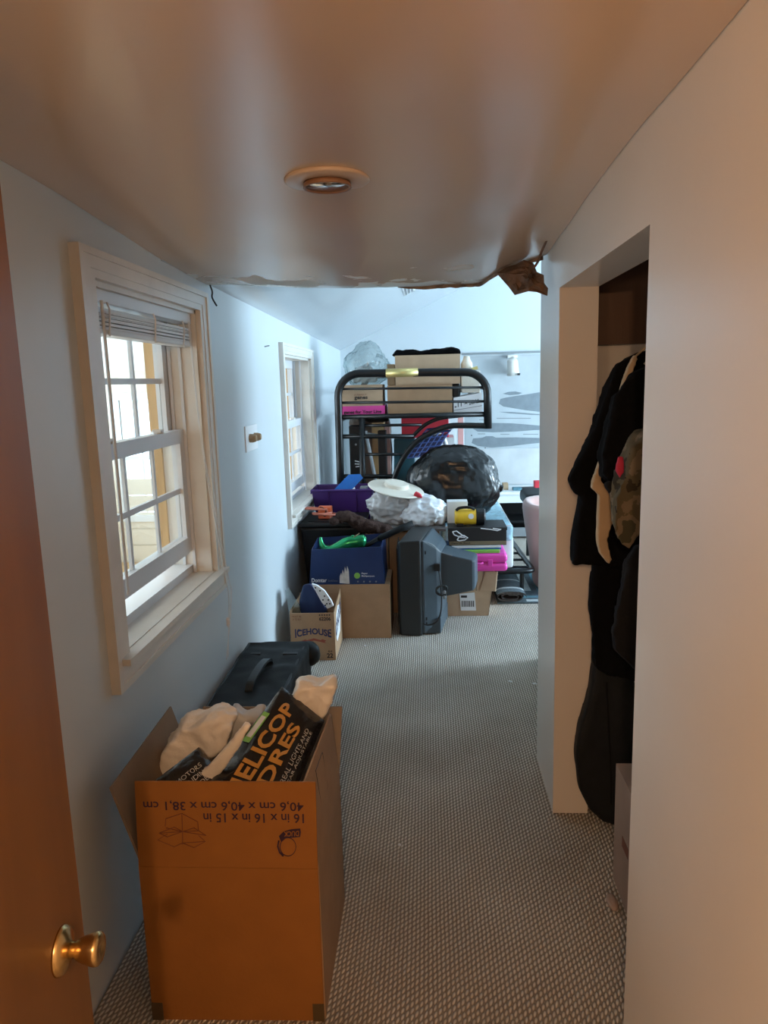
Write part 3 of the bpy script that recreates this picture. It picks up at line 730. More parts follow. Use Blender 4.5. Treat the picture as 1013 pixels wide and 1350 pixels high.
# contents: toy packages and plastic bags
def package(name, label, corners, bulge, m, seed, cat='package', th=.018, n=26):
    A0, A1, B1, B0 = [Vector(c) for c in corners]
    nn = (A1-A0).cross(B0-A0).normalized()
    if nn.z < 0: nn = -nn
    def f(u, v, off=0.0):
        p = A0.lerp(A1, u).lerp(B0.lerp(B1, u), v)
        e = max(0, min(1, min(u, 1-u, v, 1-v)*5)); e = math.sqrt(e)
        k = bulge*e*(.75+.25*math.sin(PI*u)*math.sin(PI*v))+.006*e*noise.noise(Vector((u*5+seed, v*5, seed)))+.002*noise.noise(Vector((u*14, v*14+seed, 0)))
        return p+nn*(k+off)
    o = thing(name, label, cat, (A0+A1+B0+B1)/4)
    mb = MB()
    for lay in (0, 1):
        k0 = len(mb.v)
        for j in range(n+1):
            for i in range(n+1):
                u, v = i/n, j/n
                e = max(0, min(1, min(u, 1-u, v, 1-v)*5))
                mb.v.append(tuple(f(u, v) if lay == 0 else f(u, v)-nn*(th*e+.0008)))
        for j in range(n):
            for i in range(n):
                a = k0+j*(n+1)+i; mb.f.append((a, a+1, a+n+2, a+n+1))
    mb.build('bag_film', m, o, smooth=True)
    return o, f
m_pack = mat('glossy_black_film', (0.010, 0.009, 0.011), 0.16, bump=0.35, bump_scale=28, spec=0.7)
pk, pf = package('toy_package', 'glossy black toy bag with large orange lettering, lying in the near carton', [P(262, 1050, 1.50), P(372, 905, 1.80), P(428, 950, 1.74), P(372, 1085, 1.46)], .016, m_pack, 3)
def ontext(u0, u1, v0, v1): return lambda a, b: pf(u0+(u1-u0)*a, v0+(v1-v0)*b, .0022)
lettering(pk, 'HELICOP', 0*_up, _up, _up, m_gilt, ontext(.04, .90, .47, .23), bold=.03)
lettering(pk, 'DRES', 0*_up, _up, _up, m_gilt, ontext(.20, .78, .72, .52), bold=.03)
m_finep = mat('pale_fine_print', (.55, .53, .50), .5)
lettering(pk, 'REAL LIGHTS AND', 0*_up, _up, _up, m_finep, ontext(.28, .80, .85, .79))
lettering(pk, 'GEAR ADJUSTABLE', 0*_up, _up, _up, m_finep, ontext(.26, .80, .92, .87))
mb = MB()
mb.add([pf(u, v, .0022) for u, v in ((.46, .03), (.74, .03), (.74, .15), (.46, .15))], [(0, 1, 2, 3)]); mb.build('badge', m_lime, pk)
mb = MB(); mb.add([pf(u, v, .0032) for u, v in ((.50, .05), (.70, .05), (.70, .13), (.50, .13))], [(0, 1, 2, 3)]); mb.build('badge_panel', m_white, pk)
pk2, pf2 = package('toy_package', 'black toy bag with small pale print at the left inside the near carton', [P(196, 1035, 1.49), P(262, 985, 1.62), P(300, 1030, 1.56), P(240, 1080, 1.45)], .010, m_pack, 8, n=18)
lettering(pk2, 'MOTORS', 0*_up, _up, _up, m_finep, lambda a, b: pf2(.30+.5*a, .42-.10*b, .002)); lettering(pk2, 'LANDING', 0*_up, _up, _up, m_finep, lambda a, b: pf2(.30+.55*a, .58-.10*b, .002)); lettering(pk2, 'INCLUDES', 0*_up, _up, _up, m_finep, lambda a, b: pf2(.28+.5*a, .74-.10*b, .002))
# crumpled cream bags
def crumple(name, label, pts, th, m, seed, amp=.012):
    c = sum(pts, Vector())/len(pts)
    mb = MB(); mb.prism(pts, (0, th, th*.3))
    k = remeshed(mb, .006, 8, amp*.6, 14, seed, amp*.9)
    return tag(k.build(name, m, smooth=True, origin=c), label, 'plastic bag')
crumple('plastic_bag', 'crumpled cream plastic bag at the left of the near carton', [P(200, 1055, 1.66), P(212, 1000, 1.66), P(238, 964, 1.66), P(285, 950, 1.66), P(305, 960, 1.66), P(300, 985, 1.66), P(262, 1010, 1.66), P(240, 1060, 1.66)], .07, m_creambag, 2)
crumple('plastic_bag', 'cream plastic bag sticking up at the right of the near carton', [P(385, 1010, 1.775), P(385, 930, 1.775), P(393, 905, 1.775), P(420, 908, 1.775), P(440, 900, 1.775), P(443, 915, 1.775), P(425, 945, 1.775), P(412, 985, 1.775), P(400, 1040, 1.775)], .05, m_creambag, 5)
crumple('plastic_bag', 'narrow cream film strip lying across the middle of the near carton', [P(247, 1040, 1.545), P(300, 985, 1.545), P(322, 955, 1.545), P(332, 958, 1.545), P(312, 992, 1.545), P(272, 1050, 1.545)], .02, m_creambag, 9, .004)
crumple('plastic_bag', 'small clear-white bag with green print at the back of the near carton', [P(296, 985, 1.72), P(300, 950, 1.72), P(306, 938, 1.72), P(322, 948, 1.72), P(345, 942, 1.72), P(350, 975, 1.72), P(320, 1000, 1.72)], .04, m_greybag, 12, .008)

# -- suitcase behind it
sc = thing('suitcase', 'black soft suitcase on its side against the left wall', 'suitcase', (-.64, 2.62, 0))
mb = MB(); mb.box(-.783, -.515, 2.27, 2.965, .022, .358)
remeshed(mb, .014, 5, .010, 7, 4).build('body', m_blackfab, sc, smooth=True)
MB().tube([(-.772, 2.30, .352), (-.530, 2.30, .352), (-.530, 2.94, .352), (-.772, 2.94, .352)], .006, 6, closed=True).build('piping', m_blackplastic, sc)
hp = smooth_path([(-.655, 2.44, .356), (-.652, 2.47, .378), (-.648, 2.54, .388), (-.644, 2.62, .388), (-.640, 2.69, .378), (-.637, 2.72, .356)], 4)
mb = MB()
for i in range(len(hp)-1):
    a, b = hp[i], hp[i+1]; w = Vector((.014, 0, 0)); h = Vector((0, 0, .005))
    mb.hexa([a-w-h, a+w-h, b+w-h, b-w-h, a-w+h, a+w+h, b+w+h, b-w+h])
mb.build('handle', m_tvfront, sc)
for yy in (2.36, 2.88):
    for xx in (-.745, -.555): MB().lathe([(.022, -.01), (.022, .01)], (xx, yy, .022), (0, 1, 0), 14).build('wheel', m_blackplastic, sc)
remeshed(blob((-.525, 2.95, .30), (.055, .06, .055), 3, .1, sub=3), .012, 3).build('corner_guard', m_blackplastic, sc, smooth=True)
for yy, xx in ((2.80, -.72), (2.80, -.57)): MB().box(xx-.03, xx+.03, yy-.012, yy+.012, .353, .364).build('strap_loop', m_blackplastic, sc, bevel=.003)

# -- beer carton
ib = thing('beer_carton', 'open brown beer carton lettered ICEHOUSE beside the left wall', 'box', (-.62, 3.80, 0))
x0, x1, ya, yb, zt = -.735, -.502, 3.645, 3.955, .258
MB().box(x0, x1, ya, ya+.004, 0, zt).build('front_panel', m_card, ib); MB().box(x0, x1, yb-.004, yb, 0, zt+.02).build('back_panel', m_card, ib)
MB().box(x0, x0+.004, ya+.004, yb-.004, 0, zt+.01).build('side_panel', m_card, ib)
sp_ = MB().hexa([(x1-.004, ya+.004, 0), (x1, ya+.004, 0), (x1, yb-.004, 0), (x1-.004, yb-.004, 0), (x1-.004, ya+.004, zt), (x1, ya+.004, zt), (x1, yb-.004, zt+.045), (x1-.004, yb-.004, zt+.045)]).build('side_panel', m_card, ib)
MB().box(x0, x1, ya+.004, yb-.004, 0, .004).build('bottom_panel', m_card_in, ib)
def fi(a, b): return Vector((x0+(x1-x0)*a, ya-.0007, zt*b))
def arch(a, b):
    q = .10+.82*a; base = .475+.075*math.sin(PI*a); hgt = .155-.02*math.sin(PI*a)+(.035 if a < .10 or a > .93 else 0)
    return fi(q, base+hgt*b)
lettering(ib, 'ICEHOUSE', 0*_up, _up, _up, m_blueink, arch, bold=.035)
mb = MB(); rp = [(.24, .415), (.33, .45), (.36, .43), (.52, .47), (.68, .43), (.71, .45), (.80, .42), (.76, .39), (.80, .36), (.70, .385), (.66, .395), (.52, .42), (.37, .395), (.33, .385), (.24, .36), (.28, .39)]
mb.prism([fi(*p) for p in rp], (0, .0005, 0)); mb.build('printed_ribbon', m_redink, ib)
lettering(ib, '22', 0*_up, _up, _up, m_black, lambda a, b: fi(.80+.14*a, .05+.10*b), bold=.03)
lettering(ib, '01', 0*_up, _up, _up, m_black, lambda a, b: fi(.83+.09*a, .17+.04*b), bold=.02)
lettering(ib, '62206', 0*_up, _up, _up, m_black, lambda a, b: fi(.66+.26*a, .84+.075*b), bold=.03)
for k in range(5): MB().box(fi(.66+.055*k, 0).x, fi(.69+.055*k, 0).x, ya-.0006, ya, zt*.945, zt*.97).build('print_tick', m_black, ib)
lettering(ib, 'MUST BE', 0*_up, _up, _up, m_brownink, lambda a, b: fi(.06+.2*a, .91+.04*b)); lettering(ib, '21 TO BUY', 0*_up, _up, _up, m_brownink, lambda a, b: fi(.06+.2*a, .85+.04*b))
bc = MB()
for k in range(9): bc.box(fi(.17+.04*k, 0).x, fi(.17+.04*k+(.02 if k % 2 else .028), 0).x, ya-.0006, ya, .02, zt*.25)
bc.build('bar_code', m_black, ib)
mb = MB(); mb.prism([(x1+.0006, yy, zz) for yy, zz in ((3.70, .10), (3.74, .07), (3.86, .09), (3.90, .16), (3.88, .235), (3.78, .255), (3.72, .22), (3.70, .16))], (-.0003, 0, 0)); mb.build('printed_badge', m_white, ib)
lettering(ib, 'ICEHOUSE', 0*_up, _up, _up, m_blueink, lambda a, b: Vector((x1+.0012, 3.68+.24*a, .10+.09*a+.075*b)), bold=.03)

# blue and white padded gadget inside it
bt = thing('padded_gadget', 'navy padded shell with a white perforated plate poking out of the beer carton', 'gadget', (-.62, 3.80, .03))
mb = MB(); mb.prism([P(393, 800, 3.72), P(395, 785, 3.72), P(400, 770, 3.72), P(410, 769, 3.72), P(422, 786, 3.72), P(430, 802, 3.72), P(427, 835, 3.72), P(405, 835, 3.72)], (0, .09, -.035))
remeshed(mb, .008, 6, .003, 12).build('shell', m_navyplastic, bt, smooth=True)
pl = [P(411, 770, 3.70), P(418, 772, 3.70), P(428, 779, 3.70), P(437, 792, 3.70), P(440, 799, 3.70), P(432, 803, 3.70), P(424, 794, 3.70), P(417, 781, 3.70)]
wpz = MB().prism(pl, (0, .014, .003)).build('perforated_plate', m_white, bt, bevel=.002)
for hx, hy in ((416, 775), (422, 779), (428, 786), (433, 791), (426, 791), (431, 796), (435, 796), (429, 798)):
    MB().lathe([(.0045, 0), (.0045, .002)], P(hx, hy, 3.6985), (0, 1, 0), 8).build('hole', m_black, wpz)
tag(MB().prism([P(382, 812, 3.70), P(376, 778, 3.70), P(381, 776, 3.70), P(390, 790, 3.70), P(396, 800, 3.70), P(397, 840, 3.70), P(386, 840, 3.70)], (0, .006, 0)).build('plastic_sleeve', m_clear, origin=P(390, 840, 3.70)), 'clear plastic sleeve standing at the left inside the beer carton', 'plastic bag')

# -- plain brown box, and blue carton on top
carton('cardboard_box', 'plain brown carton under the royal blue carton', -.672, -.228, 3.98, 4.31, 0, .311, m_card)
bc_ = thing('paper_carton', 'royal blue paper carton with a torn white patch, stacked on the plain brown box', 'box', (-.465, 4.13, .315))
z0, z1 = .3155, .520
def shell(parent, pts_lo, pts_hi, t, m, names):
    n = len(pts_lo)
    cl = sum(pts_lo, Vector())/n; chh = sum(pts_hi, Vector())/n
    for i in range(n):
        j = (i+1) % n
        a, b, c, d = pts_lo[i], pts_lo[j], pts_hi[j], pts_hi[i]
        inn = (cl-(a+b)/2); inn.z = 0; inn = inn.normalized()*t
        MB().hexa([a, b, b+inn, a+inn, d, c, c+inn, d+inn]).build(names[i], m, parent)
lo4 = [Vector((-.682, 3.985, z0)), Vector((-.255, 3.985, z0)), Vector((-.255, 4.30, z0)), Vector((-.682, 4.30, z0))]
hi4 = [Vector((-.660, 3.975, z1)), Vector((-.268, 3.972, z1+.012)), Vector((-.262, 4.30, z1+.02)), Vector((-.672, 4.30, z1))]
shell(bc_, lo4, hi4, .005, m_navycard, ['front_panel', 'side_panel', 'back_panel', 'side_panel'])
MB().box(-.677, -.262, 3.99, 4.295, z0, z0+.004).build('bottom_panel', m_card_in, bc_)
def fc(px, py): p = P(px, py, 3.98); return Vector((p.x, 3.985-.012*(p.z-z0)/.205-.0012, p.z))
mb = MB(); mb.prism([fc(*p) for p in ((448, 769), (448, 760), (450, 755), (451, 759), (452, 751), (454, 757), (455, 747), (457, 754), (458, 746), (460, 752), (461, 770))], (0, .0006, 0)); mb.build('torn_patch', m_torn, bc_)
lettering(bc_, 'Domtar', 0*_up, _up, _up, m_white, lambda a, b: fc(411+20*a, 768-5.5*b-.2*a), bold=.02)
lettering(bc_, 'EarthChoice', 0*_up, _up, _up, m_grey, lambda a, b: fc(433+12*a, 767-2.5*b))
lettering(bc_, 'Paper', 0*_up, _up, _up, m_white, lambda a, b: fc(477+8*a, 757.5-2.6*b), bold=.02)
lettering(bc_, 'Multipurpose', 0*_up, _up, _up, m_white, lambda a, b: fc(477+17*a, 761-2.6*b), bold=.02)
mb = MB(); mb.prism([fc(471+4*math.cos(k*PI/8), 759+4*math.sin(k*PI/8)) for k in range(16)], (0, .0006, 0)); mb.build('round_seal', m_lime, bc_)
for k in range(4): mb = MB(); mb.prism([fc(472+8*k+1.2*math.cos(j*PI/4), 767+1.2*math.sin(j*PI/4)) for j in range(8)], (0, .0006, 0)); mb.build('print_dot', m_grey, bc_)
# fill inside (dark cloth) supporting the ornament
tag(remeshed(MB().box(-.645, -.285, 4.02, 4.27, .322, .475), .015, 5, .02, 9).build('cloth_bundle', m_darkcloth, smooth=True, origin=(-.46, 4.15, .322)), 'dark cloth bundle filling the royal blue carton', 'cloth')
# green shiny ornament
gp = [P(423, 708, 4.06), P(424, 716, 4.06), P(428, 723, 4.06), P(436, 725.5, 4.06), P(446, 722, 4.07), P(458, 716, 4.08), P(470, 714, 4.09), P(480, 713, 4.09), P(484, 713, 4.09)]
gs = smooth_path(gp, 5); nrr = len(gs); rr = []
for i in range(nrr):
    u = i/(nrr-1); rr.append(.003+.034*max(0, math.sin(PI*min(1, u*.62+.02))) if u < .9 else max(.006, (.034)*math.sqrt(max(0, (1-u)/.1))*.9))
go = thing('foil_ornament', 'shiny green tapering ornament lying on the royal blue carton', 'ornament', gs[len(gs)//2])
MB().tube(gs, rr, 16).build('body', m_green, go, smooth=True)
for px, py, r in ((455, 711, .010), (465, 707, .010)): MB().add(*[(lambda b: (b.v, b.f))(blob(P(px, py, 4.08), (r, r, r*.8), 1, .02, sub=2))][0]).build('bump', m_green, go, smooth=True)
MB().tube([P(462, 712, 4.07), P(474, 703, 4.07)], .003, 6).build('spike', m_tan, go)
# black padded pole
pp = [P(470, 727, 4.10), P(500, 710, 4.10), P(528, 697, 4.11), P(545, 690, 4.12)]
bp_ = thing('padded_pole', 'black padded pole slanting up out of the royal blue carton', 'pole', pp[0])
MB().tube([pp[0].lerp(pp[1], .0), pp[1]], .013, 12).build('shaft', m_blackplastic, bp_, smooth=True)
MB().tube([pp[1], pp[2], pp[3]], [.018, .019, .019], 14).build('foam_grip', m_blackfab, bp_, smooth=True)
# black storage tote with lid
tt = thing('storage_tote', 'black plastic storage tote against the wall under the orange cord', 'tote', (-.595, 4.52, 0))
mb = MB(); mb.hexa([(-.745, 4.39, 0), (-.44, 4.39, 0), (-.44, 4.66, 0), (-.745, 4.66, 0), (-.785, 4.35, .57), (-.405, 4.35, .57), (-.405, 4.70, .57), (-.785, 4.70, .57)])
mb.build('tub', m_blackplastic, tt, bevel=.015)
MB().box(-.79, -.39, 4.34, 4.71, .571, .600).build('lid', m_blackplastic, tt, bevel=.010)
MB().box(-.74, -.44, 4.39, 4.66, .600, .606).build('lid_panel', m_blackplastic, tt, bevel=.002)
# orange power box and coiled cord
ob = thing('cord_reel', 'orange plastic cord reel box on the black tote', 'cord reel', P(427, 690, 4.45))
c0 = P(429, 684, 4.45)
MB().box(c0.x-.042, c0.x+.042, 4.44, 4.50, .607, .607+.075).build('case', m_orange, ob, bevel=.006)
MB().lathe([(.012, 0), (.012, -.004), (.006, -.008)], (c0.x, 4.44, .635), (0, 1, 0), 12).build('socket', m_black, ob)
MB().tube(smooth_path([(c0.x, 4.435, .64), (c0.x+.008, 4.428, .66), (c0.x-.01, 4.43, .68), (c0.x-.03, 4.44, .683)], 4), .003, 6).build('short_lead', m_black, ob)
cd = []
for k in range(3*24+1):
    an = k*2*PI/24; cd.append(Vector((-.675+.03*math.sin(k*.07)+(.055+.01*math.sin(k*.3))*math.cos(an)*1.25, 4.44+.045*math.sin(an), .615+.0012*k*.6+.020*max(0, math.sin(an*.5)))))
cd += [Vector((-.60, 4.40, .618)), Vector((-.52, 4.39, .616)), Vector((-.47, 4.39, .613)), Vector((-.44, 4.385, .612))]
tag(MB().tube(smooth_path(cd, 2), .006, 7).build('extension_cord', m_cord, smooth=True, origin=(-.66, 4.44, .608)), 'salmon orange cord coiled on the black tote', 'cord')
# brown plush
fb = [P(443, 684, 4.30), P(448, 682, 4.30), P(458, 681, 4.31), P(470, 688, 4.32), P(487, 694, 4.33), P(505, 698, 4.34), P(520, 703, 4.35)]
k = MB().tube(smooth_path(fb, 4), [.020, .026, .032, .036, .040, .038, .036, .034, .034, .036, .038, .040, .042, .044, .044, .044, .044, .042, .042, .040, .038, .036, .032, .026, .018], 14)
pt = thing('plush_toy', 'dark brown furry plush lying across behind the royal blue carton', 'soft toy', fb[3])
remeshed(k, .010, 3, .010, 30).build('body', m_fur, pt, smooth=True)
blob(P(441, 687, 4.28), (.034, .03, .026), 5, .1, sub=3).build('head', m_fur, pt, smooth=True)
# cream and grey pieces behind, supporting the plush
carton('cardboard_box', 'brown carton standing behind the television and the plain brown box', -.385, -.255, 4.33, 4.60, 0, .535, m_card, tape=False)

# -- purple bin on its box
carton('cardboard_box', 'brown carton mostly hidden under the purple bin', -.765, -.40, 4.735, 4.97, 0, .528, m_card, tape=False)
pb = thing('purple_bin', 'open purple plastic bin holding a blue tray', 'bin', (-.565, 4.85, .533))
zb, zt = .533, .742
lo = [Vector((-.738, 4.75, zb)), Vector((-.392, 4.75, zb)), Vector((-.392, 4.96, zb)), Vector((-.738, 4.96, zb))]
hi = [Vector((-.765, 4.725, zt)), Vector((-.368, 4.725, zt)), Vector((-.368, 4.975, zt)), Vector((-.765, 4.975, zt))]
shell(pb, lo, hi, .004, m_purple, ['front_wall', 'side_wall', 'back_wall', 'side_wall'])
MB().box(-.735, -.395, 4.753, 4.957, zb, zb+.004).build('base', m_purple, pb)
rim = [(-.768, 4.722, zt), (-.365, 4.722, zt), (-.365, 4.978, zt), (-.768, 4.978, zt)]
MB().tube(rim, .008, 8, closed=True).build('rim', m_purple, pb)
for xx in (-.66, -.48): MB().hexa([(xx-.007, 4.745, zb), (xx+.007, 4.745, zb), (xx+.007, 4.76, zb), (xx-.007, 4.76, zb), (xx-.007, 4.718, zt), (xx+.007, 4.718, zt), (xx+.007, 4.735, zt), (xx-.007, 4.735, zt)]).build('rib', m_purple, pb)
MB().tube(smooth_path([(-.772, 4.80, zt-.01), (-.786, 4.83, zt-.03), (-.786, 4.87, zt-.03), (-.772, 4.90, zt-.01)], 4), .006, 6).build('handle', m_purple, pb)
bt_ = thing('blue_tray', 'bright blue plastic tray tilted in the purple bin', 'tray', P(448, 660, 4.84))
A, B = P(434, 662, 4.80), P(464, 631, 4.90)
ux = (B-A); wv = Vector((.075, .02, .0)); hv = Vector((-.02, 0, .028))
def tq(a0, a1, b0, b1, c0, c1): return MB().hexa([A+ux*a+wv*b+hv*c for c in (c0, c1) for a, b in ((a0, b0), (a1, b0), (a1, b1), (a0, b1))])
tq(0, 1, 0, 1, 0, .15).build('floor_panel', m_blueplastic, bt_); tq(0, 1, 0, .06, .15, 1).build('wall', m_blueplastic, bt_); tq(0, 1, .94, 1, .15, 1).build('wall', m_blueplastic, bt_); tq(.96, 1, .06, .94, .15, 1).build('wall', m_blueplastic, bt_)
crumple('paper_wad', 'crumpled white paper in the purple bin', [P(453, 668, 4.80), P(460, 650, 4.80), P(468, 644, 4.80), P(469, 652, 4.80), P(466, 668, 4.80)], .04, m_white, 6, .006)['category'] = 'paper'
tag(MB().box(-.455, -.405, 4.80, 4.86, .56, .752).build('battery_charger', m_grey, bevel=.006, origin=(-.43, 4.83, .56)), 'small grey box standing in the purple bin', 'box')
tag(remeshed(MB().box(-.725, -.47, 4.765, 4.95, .539, .655), .015, 4, .015, 8).build('cloth_bundle', m_darkcloth, smooth=True, origin=(-.6, 4.85, .539)), 'dark cloth filling the purple bin', 'cloth')

# -- television lying face to the wall side
tv = thing('television', 'dark grey tube television standing with its screen turned to the left', 'television', (-.05, 4.18, 0))
an = math.radians(-9)
def tvp(x, y, z):   # local x: away from the screen (to the right), y: depth
    c, s = math.cos(an), math.sin(an); return Vector((-.185+x*c-y*s, 4.0+x*s+y*c+.02, z))
def tvh(a, b, zs): return [tvp(a, b[0], zs[0])]
def loft(secs):
    mb = MB(); k = len(secs[0]); mb.v = [tuple(p) for s in secs for p in s]
    for i in range(len(secs)-1):
        for j in range(k): mb.f.append((i*k+j, i*k+(j+1) % k, (i+1)*k+(j+1) % k, (i+1)*k+j))
    mb.f.append(tuple(range(k))[::-1]); mb.f.append(tuple((len(secs)-1)*k+j for j in range(k))); return mb
def sec(x, y0, y1, z0, z1): return [tvp(x, y0, z0), tvp(x, y1, z0), tvp(x, y1, z1), tvp(x, y0, z1)]
loft([sec(0, .012, .40, .004, .535), sec(.015, 0, .41, .0, .548), sec(.125, 0, .41, .0, .556), sec(.135, .006, .405, .004, .55)]).build('bezel', m_tvfront, tv, bevel=.006)
loft([sec(.135, .012, .40, .012, .548), sec(.150, .014, .398, .014, .55), sec(.215, .06, .35, .07, .50), sec(.235, .085, .33, .10, .475)]).build('back_shell', m_tvback, tv, bevel=.004)
loft([sec(.228, .10, .32, .205, .468), sec(.30, .105, .31, .22, .450), sec(.41, .115, .30, .245, .425), sec(.425, .125, .29, .255, .415)]).build('tube_housing', m_tvback, tv, bevel=.006)
loft([sec(.135, .03, .37, .006, .055), sec(.235, .05, .36, .006, .10)]).build('speaker_foot', m_tvback, tv, bevel=.003)
MB().box(-.19, -.185, 4.06, 4.38, .05, .50).build('screen', m_black, tv)
for yy, zz in ((.02, .485), (.02, .07), (.02, .10)): 
    q = tvp(.155, yy+.004, zz); MB().box(q.x-.007, q.x+.007, q.y-.006, q.y+.004, zz-.009, zz+.009).build('screw_recess', m_black, tv)
cp = smooth_path([tvp(.225, .055, .39), tvp(.24, .03, .33), tvp(.245, .03, .22), tvp(.24, .02, .14), tvp(.215, .01, .085), tvp(.17, .0, .07), tvp(.14, -.004, .08)], 5)
MB().tube(cp, .004, 6).build('power_cord', m_black, tv)
q = tvp(.22, .05, .40); MB().box(q.x-.014, q.x+.014, q.y-.012, q.y+.012, .375, .415).build('cord_clip', m_black, tv)
q = tvp(.25, .02, .27)
coil = [Vector((q.x+.026*math.cos(k*.7)+.01*math.sin(k*1.3), q.y-.008+.004*math.sin(k), q.z+.03*math.sin(k*.7))) for k in range(30)]
MB().tube(smooth_path(coil, 2), .0035, 5).build('cord_bundle', m_tvfront, tv)
for k in range(2):
    q2 = q+Vector((.012, -.02, -.005-.03*k)); MB().lathe([(.010, 0), (.010, .006), (.005, .008)], q2, (0, -1, 0), 10).build('plug', m_grey, tv)
pv = [tvp(.14, .02, .552), tvp(.20, .05, .52), tvp(.235, .09, .47), tvp(.30, .10, .45)]
MB().tube([p+Vector((0, -.002, .002)) for p in pv], .003, 5).build('film_edge', m_grey, tv)

# -- brown shipping box with pink case, folders, shoe box, torch
rb = thing('shipping_box', 'battered light brown shipping carton under the pink case', 'box', (.23, 4.52, 0))
lo = [Vector((.085, 4.365, 0)), Vector((.352, 4.365, 0)), Vector((.372, 4.65, 0)), Vector((.085, 4.65, 0))]
hi = [Vector((.078, 4.36, .283)), Vector((.392, 4.36, .283)), Vector((.405, 4.65, .283)), Vector((.078, 4.65, .283))]
shell(rb, lo, hi, .005, m_lightcard, ['front_panel', 'side_panel', 'back_panel', 'side_panel'])
MB().box(.09, .35, 4.37, 4.645, 0, .004).build('bottom_panel', m_card_in, rb)
MB().box(.08, .392, 4.362, 4.648, .2835, .288).build('flap', m_lightcard, rb)
MB().hexa([(.30, 4.352, .165), (.392, 4.34, .16), (.396, 4.346, .16), (.30, 4.358, .165), (.335, 4.352, .283), (.405, 4.34, .283), (.408, 4.346, .283), (.335, 4.358, .283)]).build('flap', m_lightcard, rb)
def rp_(px, py): p = P(px, py, 4.358); return Vector((p.x, 4.3585, p.z))
mb = MB(); mb.prism([rp_(606, 783), rp_(626, 781), rp_(628, 805), rp_(608, 805)], (0, .0006, 0)); mb.build('shipping_label', m_white, rb)
mb = MB()
for k in range(7): mb.prism([rp_(609+2.5*k, 792)-Vector((0, .0006, 0)), rp_(610.4+2.5*k, 792)-Vector((0, .0006, 0)), rp_(610.4+2.5*k, 800)-Vector((0, .0006, 0)), rp_(609+2.5*k, 800)-Vector((0, .0006, 0))], (0, .0003, 0))
mb.prism([rp_(608, 785)-Vector((0, .0006, 0)), rp_(616, 785)-Vector((0, .0006, 0)), rp_(616, 788)-Vector((0, .0006, 0)), rp_(608, 788)-Vector((0, .0006, 0))], (0, .0003, 0)); mb.build('label_print', m_black, rb)
for xx in (.255, .275, .315): MB().hexa([(xx, 4.3615, .16), (xx+.008, 4.3615, .16), (xx+.008, 4.364, .16), (xx, 4.364, .16), (xx+.004, 4.357, .281), (xx+.014, 4.357, .281), (xx+.014, 4.362, .281), (xx+.004, 4.362, .281)]).build('crease', m_card_in, rb)

pc = thing('pink_case', 'hot pink plastic carry case on the shipping carton', 'case', (.285, 4.47, .288))
MB().box(.10, .465, 4.32, 4.62, .2885, .340).build('lower_shell', m_pink, pc, bevel=.02, seg=3); MB().box(.10, .465, 4.32, 4.62, .343, .398).build('upper_shell', m_pink, pc, bevel=.02, seg=3)
MB().box(.115, .45, 4.33, 4.61, .335, .348).build('seam', mat('dark_pink', (.45, .02, .22), .4), pc)
MB().tube(smooth_path([(.20, 4.322, .345), (.215, 4.305, .345), (.30, 4.300, .345), (.315, 4.322, .345)], 4), .007, 8).build('handle', m_pink, pc)
MB().box(.345, .375, 4.314, 4.33, .325, .365).build('latch', m_pink, pc, bevel=.003)
tag(MB().box(.125, .42, 4.34, 4.56, .3985, .420).build('folder', m_lime, bevel=.004, origin=(.27, 4.45, .3985)), 'lime green plastic folder on the pink case', 'folder')
for xa, xb in ((.105, .145), (.375, .425)): pass
fo = tag(MB().box(.10, .43, 4.355, 4.57, .4205, .4300).build('folder', m_blueplastic, bevel=.002, origin=(.27, 4.46, .4205)), 'bright blue folder above the lime green one', 'folder')
tag(MB().hexa([(.13, 4.345, .4305), (.43, 4.35, .4305), (.43, 4.56, .4305), (.13, 4.56, .4305), (.135, 4.345, .4435), (.425, 4.345, .4435), (.43, 4.56, .4435), (.13, 4.56, .4435)]).build('paper_stack', m_white, origin=(.28, 4.45, .4305)), 'stack of white papers under the black shoe box', 'papers')
sb = thing('shoe_box', 'black shoe box with a gold band, below the yellow torch', 'box', (.29, 4.46, .444))
MB().box(.117, .461, 4.36, 4.60, .4440, .549).build('body', m_black, sb)
MB().box(.113, .465, 4.356, 4.604, .536, .553).build('lid', m_black, sb)
MB().box(.1172, .4608, 4.3585, 4.361, .448, .470).build('gold_band', mat('dull_gold_print', (.19, .15, .09), .5), sb)
lettering(sb, 'Georgia Boot', (.130, 4.3578, .452), (.115, 0, 0), (0, 0, .013), m_black, bold=.02)
def sp2(px, py): p = P(px, py, 4.355); return Vector((p.x, 4.3545, p.z))
mb = MB()
for s in ([(597, 701), (602, 700), (609, 705), (614, 709), (606, 708), (599, 705), (597, 701)], [(603, 712), (606, 707), (612, 706), (617, 709), (613, 712), (606, 713), (603, 712)]): mb.tube([sp2(*p) for p in s], .004, 5)
mb.build('swirl_logo', m_white, sb)
MB().tube([sp2(634, 696.5), sp2(648, 698), sp2(656, 699.5), sp2(661, 698), sp2(650, 696.5)], .0035, 5).build('lace', m_white, sb)
tc_ = thing('lantern_torch', 'yellow lantern torch with a black head on the black shoe box', 'torch', (.25, 4.43, .553))
r0 = .050; zc_ = .553+.052
MB().lathe([(.034, 0), (.046, .006), (.048, .03), (.048, .125), (.046, .13)], (.155, 4.44, zc_), (1, 0, 0), 20).build('barrel', m_yellow, tc_, smooth=True)
MB().lathe([(.048, .13), (.052, .135), (.052, .178), (.044, .186), (.0, .186)], (.155, 4.44, zc_), (1, 0, 0), 20).build('lamp_head', m_blackplastic, tc_)
MB().box(.165, .205, 4.385, 4.40, .5535, .572).build('foot', m_blackplastic, tc_)
